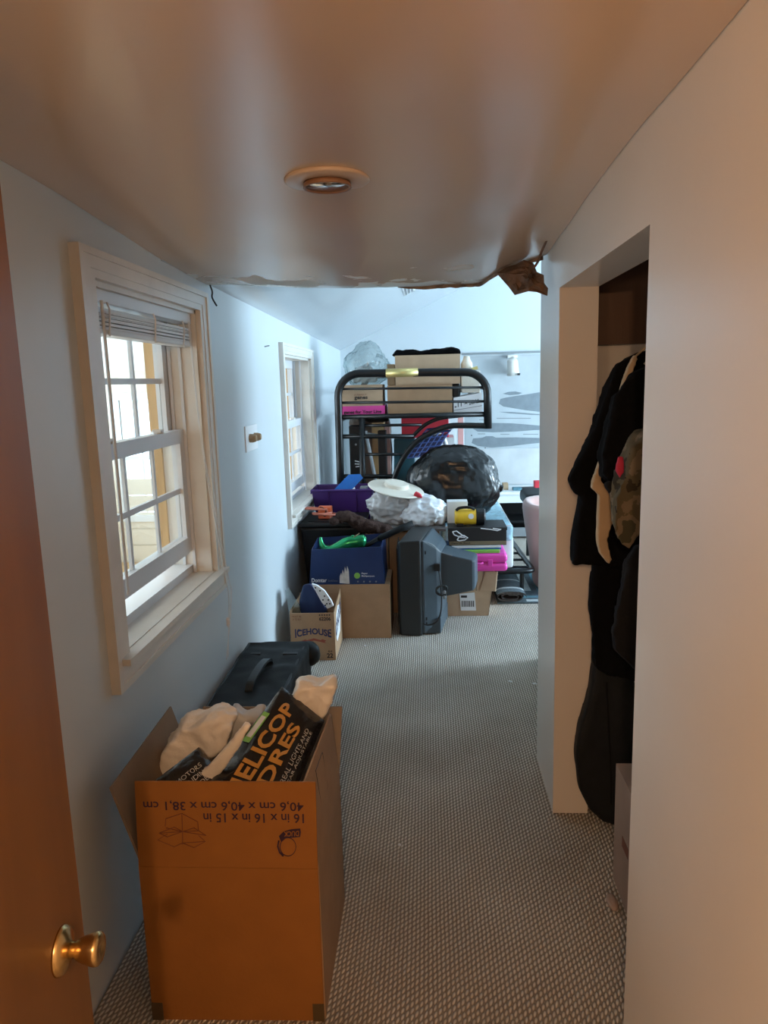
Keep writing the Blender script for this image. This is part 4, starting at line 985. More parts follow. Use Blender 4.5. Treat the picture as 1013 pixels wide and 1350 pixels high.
MB().tube(smooth_path([(.165, 4.42, zc_+.045), (.185, 4.415, zc_+.060), (.24, 4.412, zc_+.064), (.275, 4.42, zc_+.05)], 4), .009, 8).build('handle', m_blackplastic, tc_)
MB().lathe([(.017, 0), (.017, .003), (.0, .003)], (.252, 4.3925, zc_+.012), (0, -1, .1), 12).build('label_disc', m_white, tc_)
tag(MB().box(.112, .238, 4.51, 4.595, .5535, .690).build('small_white_box', m_white, bevel=.002, origin=(.175, 4.55, .5535)), 'small white box behind the yellow torch', 'box')

# -- brown box carrying the plastic bags and hat
carton('cardboard_box', 'brown carton behind the television under the plastic bags', -.250, .060, 4.44, 4.67, 0, .515, m_card, tape=False)
tag(MB().hexa([(-.38, 4.42, .540), (.10, 4.42, .521), (.10, 4.75, .521), (-.38, 4.75, .540), (-.38, 4.42, .556), (.10, 4.42, .536), (.10, 4.75, .536), (-.38, 4.75, .556)]).build('grey_board', mat('grey_brown_board', (.17, .155, .15), .6), origin=(-.14, 4.6, .52)), 'grey-brown board lying under the plastic bags', 'board')
g1 = thing('plastic_bag', 'stuffed grey plastic bag under the cream hat', 'plastic bag', (-.215, 4.60, .552))
blob((-.225, 4.60, .648), (.165, .13, .12), 11, .22, 1.5, .10, .551, sub=5, crease=.15).build('bag_film', m_greybag, g1, smooth=True)
g2 = thing('plastic_bag', 'stuffed white plastic bag beside the small white box', 'plastic bag', (-.02, 4.55, .539))
blob((-.045, 4.54, .628), (.150, .105, .108), 23, .22, 1.6, .10, .5395, sub=5, crease=.16).build('bag_film', m_whitebag, g2, smooth=True)
blob((.06, 4.555, .60), (.05, .06, .075), 5, .15, 1.6, .08, .5395, sub=3).build('bag_tail', m_whitebag, g2, smooth=True)
ht = thing('sun_hat', 'cream broad-brimmed hat with a red bow on the plastic bags', 'hat', (-.19, 4.60, .77))
hax = Vector((.20, -.14, 1)).normalized(); hc = Vector((-.205, 4.575, .768))
MB().lathe([(.175, -.004), (.180, .0), (.175, .005), (.125, .011), (.085, .014), (.078, .016), (.076, .036), (.070, .041), (.0, .041)], hc, hax, 48).build('straw', m_straw, ht)
crumple('bow', 'x', [P(545, 653, 4.46), P(549, 648, 4.46), P(556, 653, 4.46), P(558, 658, 4.46), P(548, 657, 4.46)], .02, m_red, 3, .003)
bw = bpy.data.objects['bow']; bw.parent = ht; bw.location = Vector(bw['_o'])-Vector(ht['_o'])
for kk in ('label', 'category'): del bw[kk]

# -- mattress with quilt, garbage bag
mt = thing('mattress', 'white futon mattress with a pale blue quilted top under the black garbage bag', 'mattress', (.18, 5.6, .2))
remeshed(MB().box(.08, .545, 4.69, 6.55, .205, .425), .02, 4, .008, 5).build('padding', m_mattress, mt, smooth=True)
remeshed(MB().box(.078, .535, 4.67, 6.56, .395, .505), .015, 3, .008, 12).build('quilt', m_quilt, mt, smooth=True)
MB().tube([(.09, 4.675, .498), (.525, 4.675, .498), (.53, 6.5, .498)], .006, 6).build('piping', m_mattress, mt)
gb = thing('garbage_bag', 'bulging shiny black garbage bag on the mattress', 'garbage bag', (.17, 4.83, .5))
blob((.165, 4.84, .745), (.305, .175, .262), 42, .08, 1.1, .04, .506, sub=6, bulge=.92, crease=.035).build('bag_film', m_trash, gb, smooth=True)
remeshed(MB().tube([(.40, 4.84, .74), (.455, 4.83, .725), (.485, 4.83, .715)], [.05, .022, .030], 10), .008, 2, .006, 20).build('tied_neck', m_trash, gb, smooth=True)

# ------------------------------------------------------------------ bunk bed
YB = 5.02
bk = thing('bunk_bed', 'black tubular metal bunk bed piled with boxes', 'bed', (-.1, 5.9, 0))
def Q(px, py, dy=0): p = P(px, py, YB); p.y += dy; return p
rt = .027
pL = Q(445, 640).x; zT = Q(520, 491).z; xl_ = Q(446, 520).x; xr_ = Q(643, 520).x; ra = .15
UX, UZ = Vector((1, 0, 0)), Vector((0, 0, 1))
def endframe(y):
    pth = [Vector((xl_-.012, y, 0.0)), Vector((xl_-.006, y, .8)), Vector((xl_, y, zT-ra))]
    pth += arc((xl_+ra, y, zT-ra), ra, PI, PI/2, 8, UX, UZ)[1:]
    pth += [Vector((0, y, zT-.006))]
    pth += arc((xr_-ra, y, zT-ra-.012), ra, PI/2, 0, 8, UX, UZ)
    pth += [Vector((xr_+.002, y, Q(645, 565).z))]
    return pth
ef = MB().tube(endframe(YB), rt, 14).build('end_frame', m_blackmetal, bk, smooth=True)
MB().tube(endframe(6.92), rt, 12).build('end_frame', m_blackmetal, bk, smooth=True)
MB().lathe([(.0285, 0), (.0285, .216)], (Q(509, 491).x, YB, zT-.003), (1, 0, 0), 18).build('gold_label', m_gold, ef, smooth=True)
def bar(pxa, pya, pxb, pyb, r, name='rail', dy=0): return MB().tube([Q(pxa, pya, dy), Q(pxb, pyb, dy)], r, 10).build(name, m_blackmetal, bk, smooth=True)
bar(448, 513, 640, 510.5, .008); bar(449, 531, 641, 529, .009); bar(448, 550, 641, 546, .017)
bar(448, 575.5, 546, 575, .015); bar(480, 561, 556, 560, .010); bar(482, 599, 530, 599, .010); bar(448, 628, 520, 628, .015)
MB().tube([Q(477.5, 551), Q(478, 640), Vector((Q(478, 640).x, YB, 0))], .020, 10).build('post', m_blackmetal, bk, smooth=True)
cv = smooth_path([Q(642, 561.5), Q(612, 561), Q(592, 562), Q(572, 569), Q(550, 582), Q(533, 602), Q(522, 625), Q(517, 645), Q(513, 700)], 6)
cv.append(Vector((cv[-1].x, YB, .0)))
MB().tube(cv, .020, 12).build('curved_brace', m_blackmetal, bk, smooth=True)
cv2 = smooth_path([Q(610, 548, .03), Q(580, 552, .03), Q(560, 561, .03), Q(545, 575, .03)], 6)
MB().tube(cv2, .013, 10).build('curved_brace', m_blackmetal, bk, smooth=True)
zd = Q(540, 548).z+.004
for x in (xl_+.01, xr_-.01): MB().tube([(x, YB+.0, zd-.02), (x, 6.92, zd-.02)], .016, 8).build('side_rail', m_blackmetal, bk)
for x in (xl_+.0, xr_+.0): MB().tube([(x, YB+.0, zd+.16), (x, 6.92, zd+.16)], .010, 8).build('guard_rail', m_blackmetal, bk)
MB().box(xl_+.02, xr_-.02, YB+.03, 6.89, zd-.012, zd).build('deck', m_blackplastic, bk)
# lower futon frame showing beyond the mattress, near the floor
sf = smooth_path([(.40, 4.70, .185), (.57, 4.70, .19), (.655, 4.73, .185), (.672, 4.80, .185), (.66, 5.05, .185), (.64, 5.6, .185), (.635, 6.1, .185), (.632, 6.48, .185)], 5)
MB().tube(sf, .018, 10).build('seat_frame', m_blackmetal, bk, smooth=True)
MB().tube([(-.37, 4.715, .185), (.40, 4.70, .185)], .016, 8).build('seat_frame', m_blackmetal, bk)
for k in range(8): MB().tube([(.10, 4.84+.2*k, .183), (.655-.004*k, 4.84+.2*k, .183)], .010, 6).build('slat', m_blackmetal, bk)
for (x, y) in ((.60, 4.72), (.08, 4.72), (.632, 6.46)): MB().tube([(x, y, 0), (x, y, .18)], .014, 8).build('leg', m_blackmetal, bk)

# boxes on the upper bunk
zd += .0005
pkx = carton('pink_carton', 'flat pink carton lettered genes at the left of the upper bunk', -.595, -.292, 5.10, 5.42, zd, zd+.062, mat('pink_card', (.78, .07, .36), .6), tape=False)
lettering(pkx, 'genes for Your Line', (-.578, 5.0992, zd+.008), (.262, 0, 0), (0, 0, .030), m_black, bold=.03)
kb = carton('kraft_carton', 'kraft carton lettered genes on the pink carton on the upper bunk', -.59, -.305, 5.10, 5.40, zd+.0665, zd+.205, m_lightcard, tape=True)
lettering(kb, 'genes', (-.50, 5.0992, zd+.105), (.092, 0, 0), (0, 0, .026), m_black, bold=.03)
lettering(kb, 'A PERFECT', (-.50, 5.0992, zd+.138), (.085, 0, 0), (0, 0, .010), m_brownink)
mb = MB(); mb.box(-.50, -.43, 5.0990, 5.0998, zd+.165, zd+.205); mb.build('tape', m_tape, kb)
b1 = carton('cardboard_box', 'wide brown carton in the middle of the upper bunk, lower of two', -.272, .172, 5.10, 5.48, zd, zd+.195, m_card)
b2 = carton('cardboard_box', 'wide brown carton in the middle of the upper bunk, upper of two', -.215, .228, 5.12, 5.48, zd+.1998, zd+.395, m_lightcard)
tag(remeshed(MB().prism([Vector((-.235, 5.14, zd+.4)), Vector((.232, 5.14, zd+.4)), Vector((.228, 5.14, zd+.425)), Vector((.18, 5.14, zd+.448)), Vector((.06, 5.14, zd+.435)), Vector((-.06, 5.14, zd+.430)), Vector((-.10, 5.14, zd+.440)), Vector((-.20, 5.14, zd+.437))], (0, .26, 0)), .010, 3, .012, 12, 3).build('folded_cloth', m_blackcloth, smooth=True, origin=(0, 5.27, zd+.4)), 'black cloth draped on the topmost carton', 'cloth')
tag(blob((-.42, 5.28, zd+.335), (.155, .15, .155), 31, .2, 1.3, .05, zd+.211, sub=5, crease=.10).build('clear_bag', m_clear, smooth=True, origin=(-.42, 5.28, zd+.211)), 'puffed clear plastic bag on the kraft carton', 'plastic bag')
crumple('paper_packing', 'crumpled grey paper inside the clear plastic bag', [Vector((-.52, 5.22, zd+.22)), Vector((-.50, 5.22, zd+.30)), Vector((-.42, 5.22, zd+.34)), Vector((-.36, 5.22, zd+.28)), Vector((-.35, 5.22, zd+.22))], .08, m_greybag, 8, .02)['category'] = 'paper'
tag(MB().box(-.275, -.222, 5.20, 5.34, zd+.2002, zd+.345).build('wooden_frame', m_tan, bevel=.004, origin=(-.25, 5.27, zd+.2)), 'narrow tan wooden frame between the clear bag and the cartons', 'frame')
wb = thing('paper_box', 'white paper box with upside-down size print at the right of the upper bunk', 'box', (.29, 5.2, zd))
MB().hexa([(.180, 5.10, zd), (.372, 5.10, zd), (.372, 5.40, zd), (.180, 5.40, zd), (.180, 5.10, zd+.105), (.372, 5.10, zd+.135), (.372, 5.40, zd+.135), (.180, 5.40, zd+.105)]).build('body', m_white, wb)
MB().hexa([(.182, 5.096, zd+.018), (.374, 5.096, zd+.046), (.374, 5.10, zd+.046), (.182, 5.10, zd+.018), (.182, 5.096, zd+.022), (.374, 5.096, zd+.05), (.374, 5.10, zd+.05), (.182, 5.10, zd+.022)]).build('edge_line', m_grey, wb)
lettering(wb, '7/8" x 11"', 0*_up, _up, _up, m_black, lambda a, b: Vector((.352-.165*a, 5.0985, zd+.095-.028*a-.030*b)), bold=.02)
cb = tag(MB().box(.236, .365, 5.14, 5.36, zd+.136, zd+.285).build('cream_tin', m_straw, bevel=.005, origin=(.3, 5.25, zd+.136)), 'cream box on the white paper box', 'box')
tag(remeshed(MB().box(.176, .226, 5.14, 5.3, zd+.112, zd+.198), .010, 3, .008, 15).build('black_bag', m_blackplastic, smooth=True, origin=(.2, 5.2, zd+.112)), 'small black bag squeezed beside the centre cartons', 'bag')
fx = thing('small_fitting', 'small metal and cream fitting on top of the cream box', 'fitting', (.29, 5.22, zd+.286))
MB().lathe([(.042, 0), (.040, .05), (.025, .075), (.02, .10), (.0, .10)], (.278, 5.24, zd+.286), n=16).build('shade', m_straw, fx, smooth=True)
MB().tube([(.31, 5.2, zd+.292), (.335, 5.2, zd+.30), (.352, 5.2, zd+.305)], .012, 8).build('nozzle', m_gold, fx)

# ------------------------------------------------------------------ things under the upper bunk
sp = thing('tower_speaker', 'tall black slim tower with a pale W mark under the bunk', 'speaker', (-.525, 5.42, 0))
MB().box(-.575, -.475, 5.37, 5.52, 0, 1.12).build('cabinet', m_blackplastic, sp, bevel=.004)
MB().lathe([(.008, 0), (.008, -.003)], (-.527, 5.37, .985), (0, 1, 0), 10).build('button', m_grey, sp)
def wp_(px, py): p = P(px, py, 5.367); return p
mb = MB()
for s in ([(468, 607.5), (475, 609)], [(468, 611.5), (476, 612)], [(469, 615.5), (476, 614.5)]): mb.tube([wp_(*p) for p in s], .004, 5)
mb.build('mark', m_white, sp)
tb = tag(MB().hexa([(-.275, 5.62, 0), (-.12, 5.62, 0), (-.12, 5.86, 0), (-.275, 5.86, 0), (-.26, 5.62, .998), (-.10, 5.62, .998), (-.10, 5.86, .998), (-.26, 5.86, .998)]).build('teal_crate', m_teal, bevel=.006, origin=(-.2, 5.5, 0)), 'tall dark teal container under the bunk', 'container')
tag(MB().box(-.20, .16, 5.66, 5.95, 1.0, 1.165).build('red_box', m_red, bevel=.004, origin=(0, 5.8, 1.0)), 'red box under the middle of the upper bunk', 'box')
carton('cardboard_box', 'grey-white carton on the mattress under the red box', .085, .20, 5.66, 5.95, .508, .995, m_greybag if False else m_white, tape=False)
carton('cardboard_box', 'brown carton on the mattress under the blue basket', .083, .32, 5.34, 5.60, .508, .80, m_card, tape=False)
bs = thing('laundry_basket', 'navy blue lattice plastic basket tipped behind the garbage bag', 'basket', P(557, 605, 5.45))
A = P(537, 604, 5.40); U = P(558, 572, 5.40)-A; V = P(572, 600, 5.40)-A; V = V*1.0
D = Vector((.03, .16, .02))
def bpnt(a, b, c=0): return A+U*a+V*b+D*c
for k in range(6): MB().tube([bpnt(k/5, 0), bpnt(k/5, 1)], .0045, 6).build('strand', m_bstrand, bs)
for k in range(6): MB().tube([bpnt(0, k/5), bpnt(1, k/5)], .0045, 6).build('strand', m_bstrand, bs)
MB().tube([bpnt(1, 0), bpnt(1, 1), bpnt(1, 1, 1), bpnt(1, 0, 1)], .009, 6, closed=True).build('rim', m_navyplastic, bs)
for k in range(4): MB().tube([bpnt(0, 0, k/3), bpnt(1, 0, k/3)], .0045, 6).build('strand', m_bstrand, bs)
MB().hexa([bpnt(0, 0, .15), bpnt(0, 1, .15), bpnt(0, 1, 1), bpnt(0, 0, 1), bpnt(.75, .03, .2), bpnt(.75, .95, .2), bpnt(.75, .95, 1), bpnt(.75, .03, 1)]).build('inner_wall', m_navyplastic, bs)
hp_ = [P(566, 573, 5.55), P(577, 572, 5.55), P(586, 580, 5.55), P(590, 596, 5.55)]
tag(MB().tube(smooth_path(hp_, 5), .018, 8).build('white_hose', m_whiteplastic, smooth=True, origin=hp_[-1]), 'white curved hose arching above the garbage bag', 'hose')
fg = thing('folding_stand', 'grey folding metal stand leaning behind the bunk post', 'stand', P(488, 628, 5.35))
MB().tube([P(482, 568, 5.34), P(497, 640, 5.34), ], .012, 8).build('strut', m_grey, fg); MB().tube([P(497, 640, 5.34), Vector((P(500, 640, 5.34).x+.05, 5.34, 0))], .012, 8).build('leg', m_grey, fg)
MB().tube([P(478, 570, 5.34), P(506, 575, 5.34)], .008, 8).build('crossbar', m_grey, fg)
tag(MB().box(-.42, -.33, 5.55, 5.72, 0, 1.13).build('pine_board', m_pine, origin=(-.37, 5.6, 0)), 'upright pine board under the bunk', 'board')
tag(MB().box(-.365, -.305, 5.38, 5.48, 0, 1.08).build('black_case', m_blackplastic, bevel=.005, origin=(-.33, 5.43, 0)), 'narrow black upright case under the bunk', 'case')
tag(MB().box(-.325, -.285, 5.56, 5.66, 0, 1.10).build('pink_board', m_blush, origin=(-.3, 5.6, 0)), 'narrow pinkish upright board under the bunk', 'board')
tag(remeshed(MB().box(-.60, -.30, 5.74, 6.0, .0, 1.15), .03, 4, .04, 6).build('linen_heap', m_beigebox, smooth=True, origin=(-.45, 5.85, 0)), 'tall heap of brownish linen behind the tower speaker', 'linen')

# ------------------------------------------------------------------ far wall: poster, bench, fittings
YF = 7.0
rt_ = sgroup('trim_1', (.8, YF, 1.66), 'thin grey rail along the far wall above the poster')
MB().box(.33, 1.75, YF-.03, YF, 1.655, 1.672).build('rail', m_grey, rt_)
po = thing('ship_poster', 'large pale poster of grey vessel side views on the far wall', 'poster', (.9, YF, .79))
MB().box(.352, 1.60, YF-.006, YF, .785, 1.64).build('sheet', m_poster, po)
def pq(px, py): p = P(px, py, YF-.0068); return p
def silh(pts): 
    mb = MB(); mb.prism([pq(*p) for p in pts], (0, .0006, 0)); mb.build('silhouette', m_silh, po)
silh([(658, 532), (660, 526), (668, 524), (680, 522), (694, 520), (712, 517), (735, 515), (735, 545), (712, 543), (694, 541), (676, 538), (664, 536)])
silh([(663, 519), (671, 516.5), (680, 516), (689, 518), (684, 520), (672, 521)])
silh([(622, 564), (632, 559), (650, 557.5), (675, 558), (700, 560), (735, 563), (735, 567), (705, 567), (680, 569), (650, 570), (630, 569)])
silh([(622, 584), (624, 578), (636, 577), (641, 575), (650, 575), (654, 577), (680, 576.5), (735, 578), (735, 582), (700, 585), (675, 588), (648, 590), (630, 588)])
silh([(658, 543), (675, 543), (712, 546), (735, 547), (735, 548), (700, 547), (672, 545)])
for px0, px1, py in ((630, 640, 571.5), (660, 672, 572), (690, 710, 572), (632, 648, 553), (655, 700, 551), (640, 655, 594)):
    mb = MB(); mb.prism([pq(px0, py), pq(px1, py), pq(px1, py+1), pq(px0, py+1)], (0, .0006, 0)); mb.build('caption_line', m_grey, po)
for px, py in ((617, 590.5), (640, 590.5), (697, 606), (622, 574)):
    mb = MB(); mb.prism([pq(px-.7, py-.7), pq(px+.7, py-.7), pq(px+.7, py+.7), pq(px-.7, py+.7)], (0, .0006, 0)); mb.build('caption_line', m_black, po)
wbd = thing('white_banner', 'bright white board with a red edge on the far wall beside the poster', 'board', (.2, YF, .75))
MB().box(.02, .345, YF-.012, YF, .72, 1.22).build('panel', m_white, wbd); MB().box(.285, .335, YF-.014, YF-.012, .72, 1.22).build('red_stripe', mat('washed_red', (.75, .36, .33), .6), wbd)
tag(MB().box(.352, 1.60, YF-.012, YF, .44, .78).build('pin_board', mat('grubby_white_board', (.56, .57, .57), .6, noise_amt=.12, noise_scale=5), origin=(.9, YF, .44)), 'white panel on the far wall below the poster', 'panel')
st = thing('spot_lamp', 'white spot lamp hanging on the far wall above the poster', 'lamp', (.79, YF, 1.62))
MB().box(.745, .835, YF-.05, YF, 1.615, 1.64).build('bracket', m_trim, st)
MB().tube([(.80, YF-.04, 1.62), (.80, YF-.09, 1.60), (.79, YF-.10, 1.57)], .012, 8).build('arm', m_trim, st)
MB().lathe([(.040, .06), (.048, .04), (.052, -.05), (.058, -.085), (.050, -.085), (.0, -.07)], (.785, YF-.10, 1.545), (-.08, -.15, 1), 20).build('shade', m_trim, st, smooth=True)
MB().box(.822, .845, YF-.16, YF-.14, 1.455, 1.475).build('switch', m_black, st)
bn = thing('low_bench', 'low white bench with a black shelf along the far wall', 'bench', (1.1, 6.8, 0))
MB().box(.40, 1.9, 6.55, 6.98, .405, .43).build('top', m_white, bn, bevel=.003)
MB().box(.42, 1.88, 6.57, 6.59, .33, .405).build('apron', m_mattress, bn)
MB().box(.42, 1.88, 6.60, 6.96, .14, .16).build('shelf', m_blackplastic, bn)
MB().box(.42, 1.88, 6.95, 6.97, .0, .405).build('back_panel', m_blackplastic, bn)
for xx in (.42, 1.86): MB().box(xx, xx+.025, 6.57, 6.95, 0, .405).build('side_panel', m_white, bn)
MB().box(.445, 1.86, 6.575, 6.59, .02, .10).build('plinth', m_grey, bn)
for k, (xx, w_, h_, mm, lab, nm, cat) in enumerate(((.62, .10, .03, m_grey, 'grey remote on the low bench', 'remote_control', 'remote'), (.80, .08, .025, m_rugteal, 'small teal tray on the low bench', 'small_tray', 'tray'),
        (.90, .12, .02, m_black, 'flat black box on the low bench', 'flat_black_box', 'box'), (.70, .05, .06, m_tan, 'little tan jar on the low bench', 'tan_jar', 'jar'), (1.0, .07, .07, m_red, 'red tin at the right of the low bench', 'red_tin', 'tin'))):
    tag(MB().box(xx-w_/2, xx+w_/2, 6.60+.03*k, 6.68+.03*k, .4305, .4305+h_).build(nm, mm, bevel=.004, origin=(xx, 6.64, .4305)), lab, cat)
so = thing('padded_stool', 'black padded stool in front of the low bench', 'stool', (.95, 5.75, 0))
MB().box(.735, 1.15, 5.58, 5.98, .445, .555).build('cushion', m_blackfab, so, bevel=.04, seg=3)
for xx in (.80, 1.09):
    for yy in (5.64, 5.92): MB().tube([(xx, yy, 0), (xx, yy, .45)], .014, 8).build('leg', m_blackmetal, so)
tch = thing('tub_chair', 'blush pink upholstered chair half hidden by the passage wall', 'chair', (.97, 5.0, .0105))
def rsec(w, d, z, cx=.985, cy=5.0, n=28): return [Vector((cx+w*math.copysign(abs(math.cos(2*PI*k/n))**.7, math.cos(2*PI*k/n)), cy+d*math.copysign(abs(math.sin(2*PI*k/n))**.7, math.sin(2*PI*k/n)), z)) for k in range(n)]
loft([rsec(.270, .25, .03), rsec(.275, .255, .08), rsec(.30, .275, .25), rsec(.325, .29, .42), rsec(.342, .30, .54), rsec(.340, .30, .58), rsec(.325, .285, .602), rsec(.29, .25, .598), rsec(.27, .23, .56), rsec(.26, .22, .36)]).build('shell', m_blush, tch, smooth=True)
loft([rsec(.255, .215, .34), rsec(.258, .218, .40), rsec(.24, .20, .43)]).build('seat_cushion', m_blush, tch, smooth=True)
for xx in (.79, 1.18):
    for yy in (4.85, 5.15): MB().tube([(xx, yy, 0), (xx, yy, .05)], .015, 8).build('foot', m_blackplastic, tch)
# rug, partly rolled
rg = thing('area_rug', 'slate grey patterned rug with its near end rolled up', 'rug', (.62, 5.0, 0))
MB().box(.43, .92, 4.60, 5.5, 0.001, .010).build('pile', m_rugdark, rg)
for (a0, a1, b0, b1, mm) in ((.60, .68, 4.86, 5.4, m_ruglight), (.60, .92, 4.70, 4.745, m_rugteal), (.62, .90, 4.62, 4.66, m_ruglight), (.72, .76, 4.8, 5.45, m_rugteal)):
    MB().box(a0, a1, b0, b1, .010, .0115).build('pattern', mm, rg)
# rolled part: flattened spiral running away from the camera
sp_pts = []
for k in range(56):
    th = k*2*PI/24; rad = 1-.25*th/(2*PI)
    sp_pts.append((.515+.098*rad*math.copysign(abs(math.cos(th))**.75, math.cos(th)), .046+.032*rad*math.sin(th)))
mb = MB(); tkn = .009
for k in range(len(sp_pts)-1):
    (xa, za), (xb, zb_) = sp_pts[k], sp_pts[k+1]
    mb.hexa([(xa, 4.585, za), (xb, 4.585, zb_), (xb, 5.35, zb_), (xa, 5.35, za), (xa, 4.585, za+tkn), (xb, 4.585, zb_+tkn), (xb, 5.35, zb_+tkn), (xa, 5.35, za+tkn)])
mb.build('roll', m_rugback, rg)
mb = MB()
def rtop(x): 
    u = (x-.515)/.098; return .046+.032*max(0, (1-abs(u)**2.6))**.5+tkn+.001
xs = [.425+.18*i/14 for i in range(15)]
for (ya_, yb_, mm) in ((4.586, 4.66, m_rugdark), (4.66, 4.69, m_ruglight), (4.69, 4.86, m_rugdark), (4.86, 4.885, m_ruglight), (4.885, 5.35, m_rugdark)):
    mb = MB()
    for i in range(14):
        mb.hexa([(xs[i], ya_, rtop(xs[i])-.004), (xs[i+1], ya_, rtop(xs[i+1])-.004), (xs[i+1], yb_, rtop(xs[i+1])-.004), (xs[i], yb_, rtop(xs[i])-.004), (xs[i], ya_, rtop(xs[i])), (xs[i+1], ya_, rtop(xs[i+1])), (xs[i+1], yb_, rtop(xs[i+1])), (xs[i], yb_, rtop(xs[i]))])
    mb.build('roll_cover', mm, rg)

# ------------------------------------------------------------------ closet contents
def garment(name, label, pieces, y, th, m, seed, amp=.012, vox=.008, cat='clothing', sm=2):
    mb = MB()
    for pts in pieces: mb.prism([P(px, py, y) for px, py in pts], (0, th, 0))
    k = remeshed(mb, vox, sm, amp, 9, seed, amp*.8)
    c = P(800, 470, y)
    o = thing(name, label, cat, c)
    k.build('fabric', m, o, smooth=True)
    return o
def hanger(o, px, py, y):
    a = P(px, py, y); r = Vector((.80, y+.03, 1.60))
    MB().tube(smooth_path([a, a.lerp(r, .5)+Vector((0, 0, .03)), r+Vector((-.01, 0, -.05)), r+Vector((.01, 0, -.02)), r+Vector((.018, 0, .005)), r+Vector((0, 0, .02))], 4), .003, 6).build('hanger', m_tan, o)
EX = 960     # the garments run on behind the near jamb
g = garment('black_shirt', 'black short-sleeved shirt farthest into the closet, its sleeve out over the jamb', [[(815, 480), (845, 462), (EX, 430), (EX, 760), (780, 745), (756, 746), (768, 650), (761, 650), (750, 634), (752, 628), (782, 575), (800, 520)]], 2.10, .06, m_blackcloth, 1); hanger(g, 850, 465, 2.13)
g = garment('hanging_trousers', 'long black trousers hanging to the gig bag in the closet', [[(786, 732), (EX, 740), (EX, 960), (840, 900), (785, 885), (779, 800)]], 2.125, .035, m_blackcloth, 5); hanger(g, 880, 770, 2.14)
g = garment('tan_shirt', 'tan shirt tail hanging between the black garments in the closet', [[(838, 466), (842, 472), (832, 500), (822, 522), (818, 515), (829, 482)], [(794, 598), (801, 606), (792, 634), (806, 646), (807, 662), (790, 652), (781, 644), (782, 634)], [(790, 648), (807, 650), (808, 690), (801, 712), (807, 738), (803, 744), (792, 730), (788, 715)], [(818, 515), (829, 520), (806, 612), (794, 606)]], 2.01, .022, m_tan, 2, .003, .005, sm=1); hanger(g, 838, 470, 2.02)
g = garment('black_jacket', 'black jacket in front of the tan shirt in the closet', [[(840, 490), (EX, 450), (EX, 720), (845, 650), (812, 622), (808, 640), (796, 632), (792, 600), (803, 560), (812, 520), (826, 505)]], 1.93, .06, m_blackcloth, 3); hanger(g, 850, 480, 1.96)
g = garment('red_scarf', 'small red cloth showing between jackets in the closet', [[(816, 602), (823, 602), (824, 622), (818, 630), (812, 620)]], 1.785, .010, mat('crimson_cotton', (.36, .012, .04), .8), 6, .001, .004, sm=1)
g = garment('dark_vest', 'charcoal garment hanging below the black jacket in the closet', [[(808, 630), (818, 628), (814, 660), (812, 675), (806, 655), (798, 640)]], 1.945, .03, m_darkcloth, 6, .004, .007)
g = garment('camouflage_jacket', 'khaki camouflage jacket sleeve beside the near closet jamb', [[(850, 575), (EX, 560), (EX, 700), (842, 705), (834, 728), (818, 720), (809, 700), (808, 680), (816, 640), (828, 612), (838, 590)]], 1.80, .07, m_camo, 4, .016); hanger(g, 900, 560, 1.83)
g = garment('dark_trousers', 'charcoal trousers hanging low beside the near closet jamb', [[(838, 720), (EX, 700), (EX, 900), (838, 885), (812, 860), (808, 835), (816, 790), (826, 745)]], 1.888, .034, m_darkcloth, 7); hanger(g, 900, 705, 1.90)
gg = thing('gig_bag', 'black instrument gig bag standing on the closet floor', 'bag', PZ(800, 1095, 0))
ygb = 2.19
mb = MB(); mb.prism([P(px, py, ygb) for px, py in ((783, 880), (830, 880), (850, 930), (858, 1000), (850, 1070), (825, 1092), (800, 1090), (778, 1072), (765, 1045), (760, 1000), (764, 965), (774, 935), (779, 915))], (0, .06, 0))
kk = remeshed(mb, .012, 6, .004, 6, 2)
zmin = min(v[2] for v in kk.v); kk.v = [(v[0], v[1], v[2]-zmin+.001) for v in kk.v]
kk.build('body', m_blackfab, gg, smooth=True)
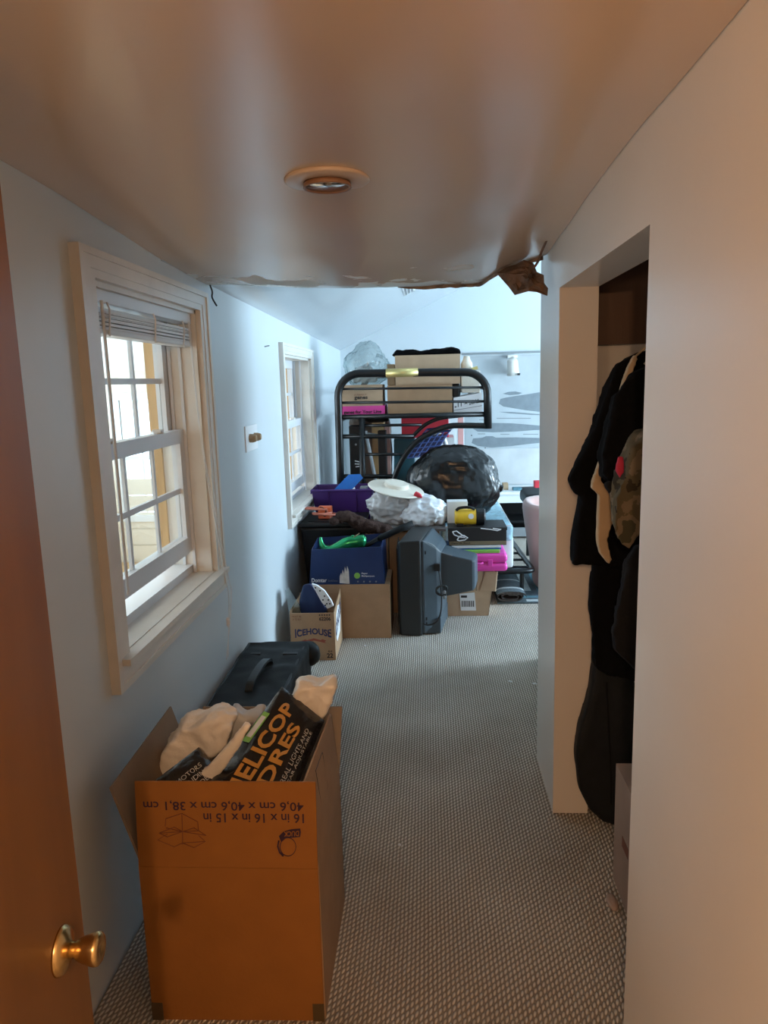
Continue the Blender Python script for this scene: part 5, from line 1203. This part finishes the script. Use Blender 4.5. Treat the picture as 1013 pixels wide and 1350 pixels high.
MB().tube(smooth_path([P(800, 900, ygb-.012), P(803, 960, ygb-.012), P(806, 1020, ygb-.012), P(806, 1060, ygb-.012)], 4), .003, 5).build('zip', m_darkcloth, gg)
mb = MB(); mb.box(.535, .555, 2.19, 2.23, .40, .93); mb.build('neck_pocket', m_blackfab, gg, bevel=.008)
cbx = thing('closet_box', 'greyish brown carton on the closet floor behind the near jamb', 'box', (.64, 1.80, 0))
x0, x1, ya, yb, zt = .512, .80, 1.62, 1.945, .352
MB().box(x0, x0+.005, ya, yb, 0, zt).build('side_panel', m_beigebox, cbx); MB().box(x1-.005, x1, ya, yb, 0, zt).build('side_panel', m_beigebox, cbx)
MB().box(x0+.005, x1-.005, ya, ya+.005, 0, zt).build('end_panel', m_beigebox, cbx); MB().box(x0+.005, x1-.005, yb-.005, yb, 0, zt).build('end_panel', m_beigebox, cbx)
MB().box(x0, (x0+x1)/2-.002, ya, yb, zt, zt+.005).build('flap', m_beigebox, cbx); MB().box((x0+x1)/2+.002, x1, ya, yb, zt, zt+.005).build('flap', m_beigebox, cbx)
MB().box(x0-.0006, x0, 1.80, 1.86, .16, .19).build('printed_mark', m_brownink, cbx)
sl = tag(remeshed(blob((.482, 1.83, .010), (.016, .035, .011), 2, .05, floor=.0005, sub=3), .005, 2).build('door_stop', m_beigebox, smooth=True, origin=(.475, 1.80, 0)), 'small pale rubber wedge on the carpet by the closet carton', 'door stop')
# scraps on the carpet
for px, py, r, lab in ((673, 899, .010, 'tiny white paper scrap on the carpet near the right wall'), (527, 1115, .006, 'white crumb in the middle of the carpet'), (705, 902, .012, 'white paper scrap against the foot of the right wall'), (482, 852, .006, 'white crumb on the carpet in front of the plain brown box')):
    q = PZ(px, py, 0)
    tag(MB().prism([q+Vector((r*.9*math.cos(k*1.256+r*90), r*.6*math.sin(k*1.256), .0008)) for k in range(5)], (.001, 0, .005)).build('paper_scrap', m_white, origin=q), lab, 'scrap')

for o in bpy.data.objects:
    if '_o' in o: del o['_o']
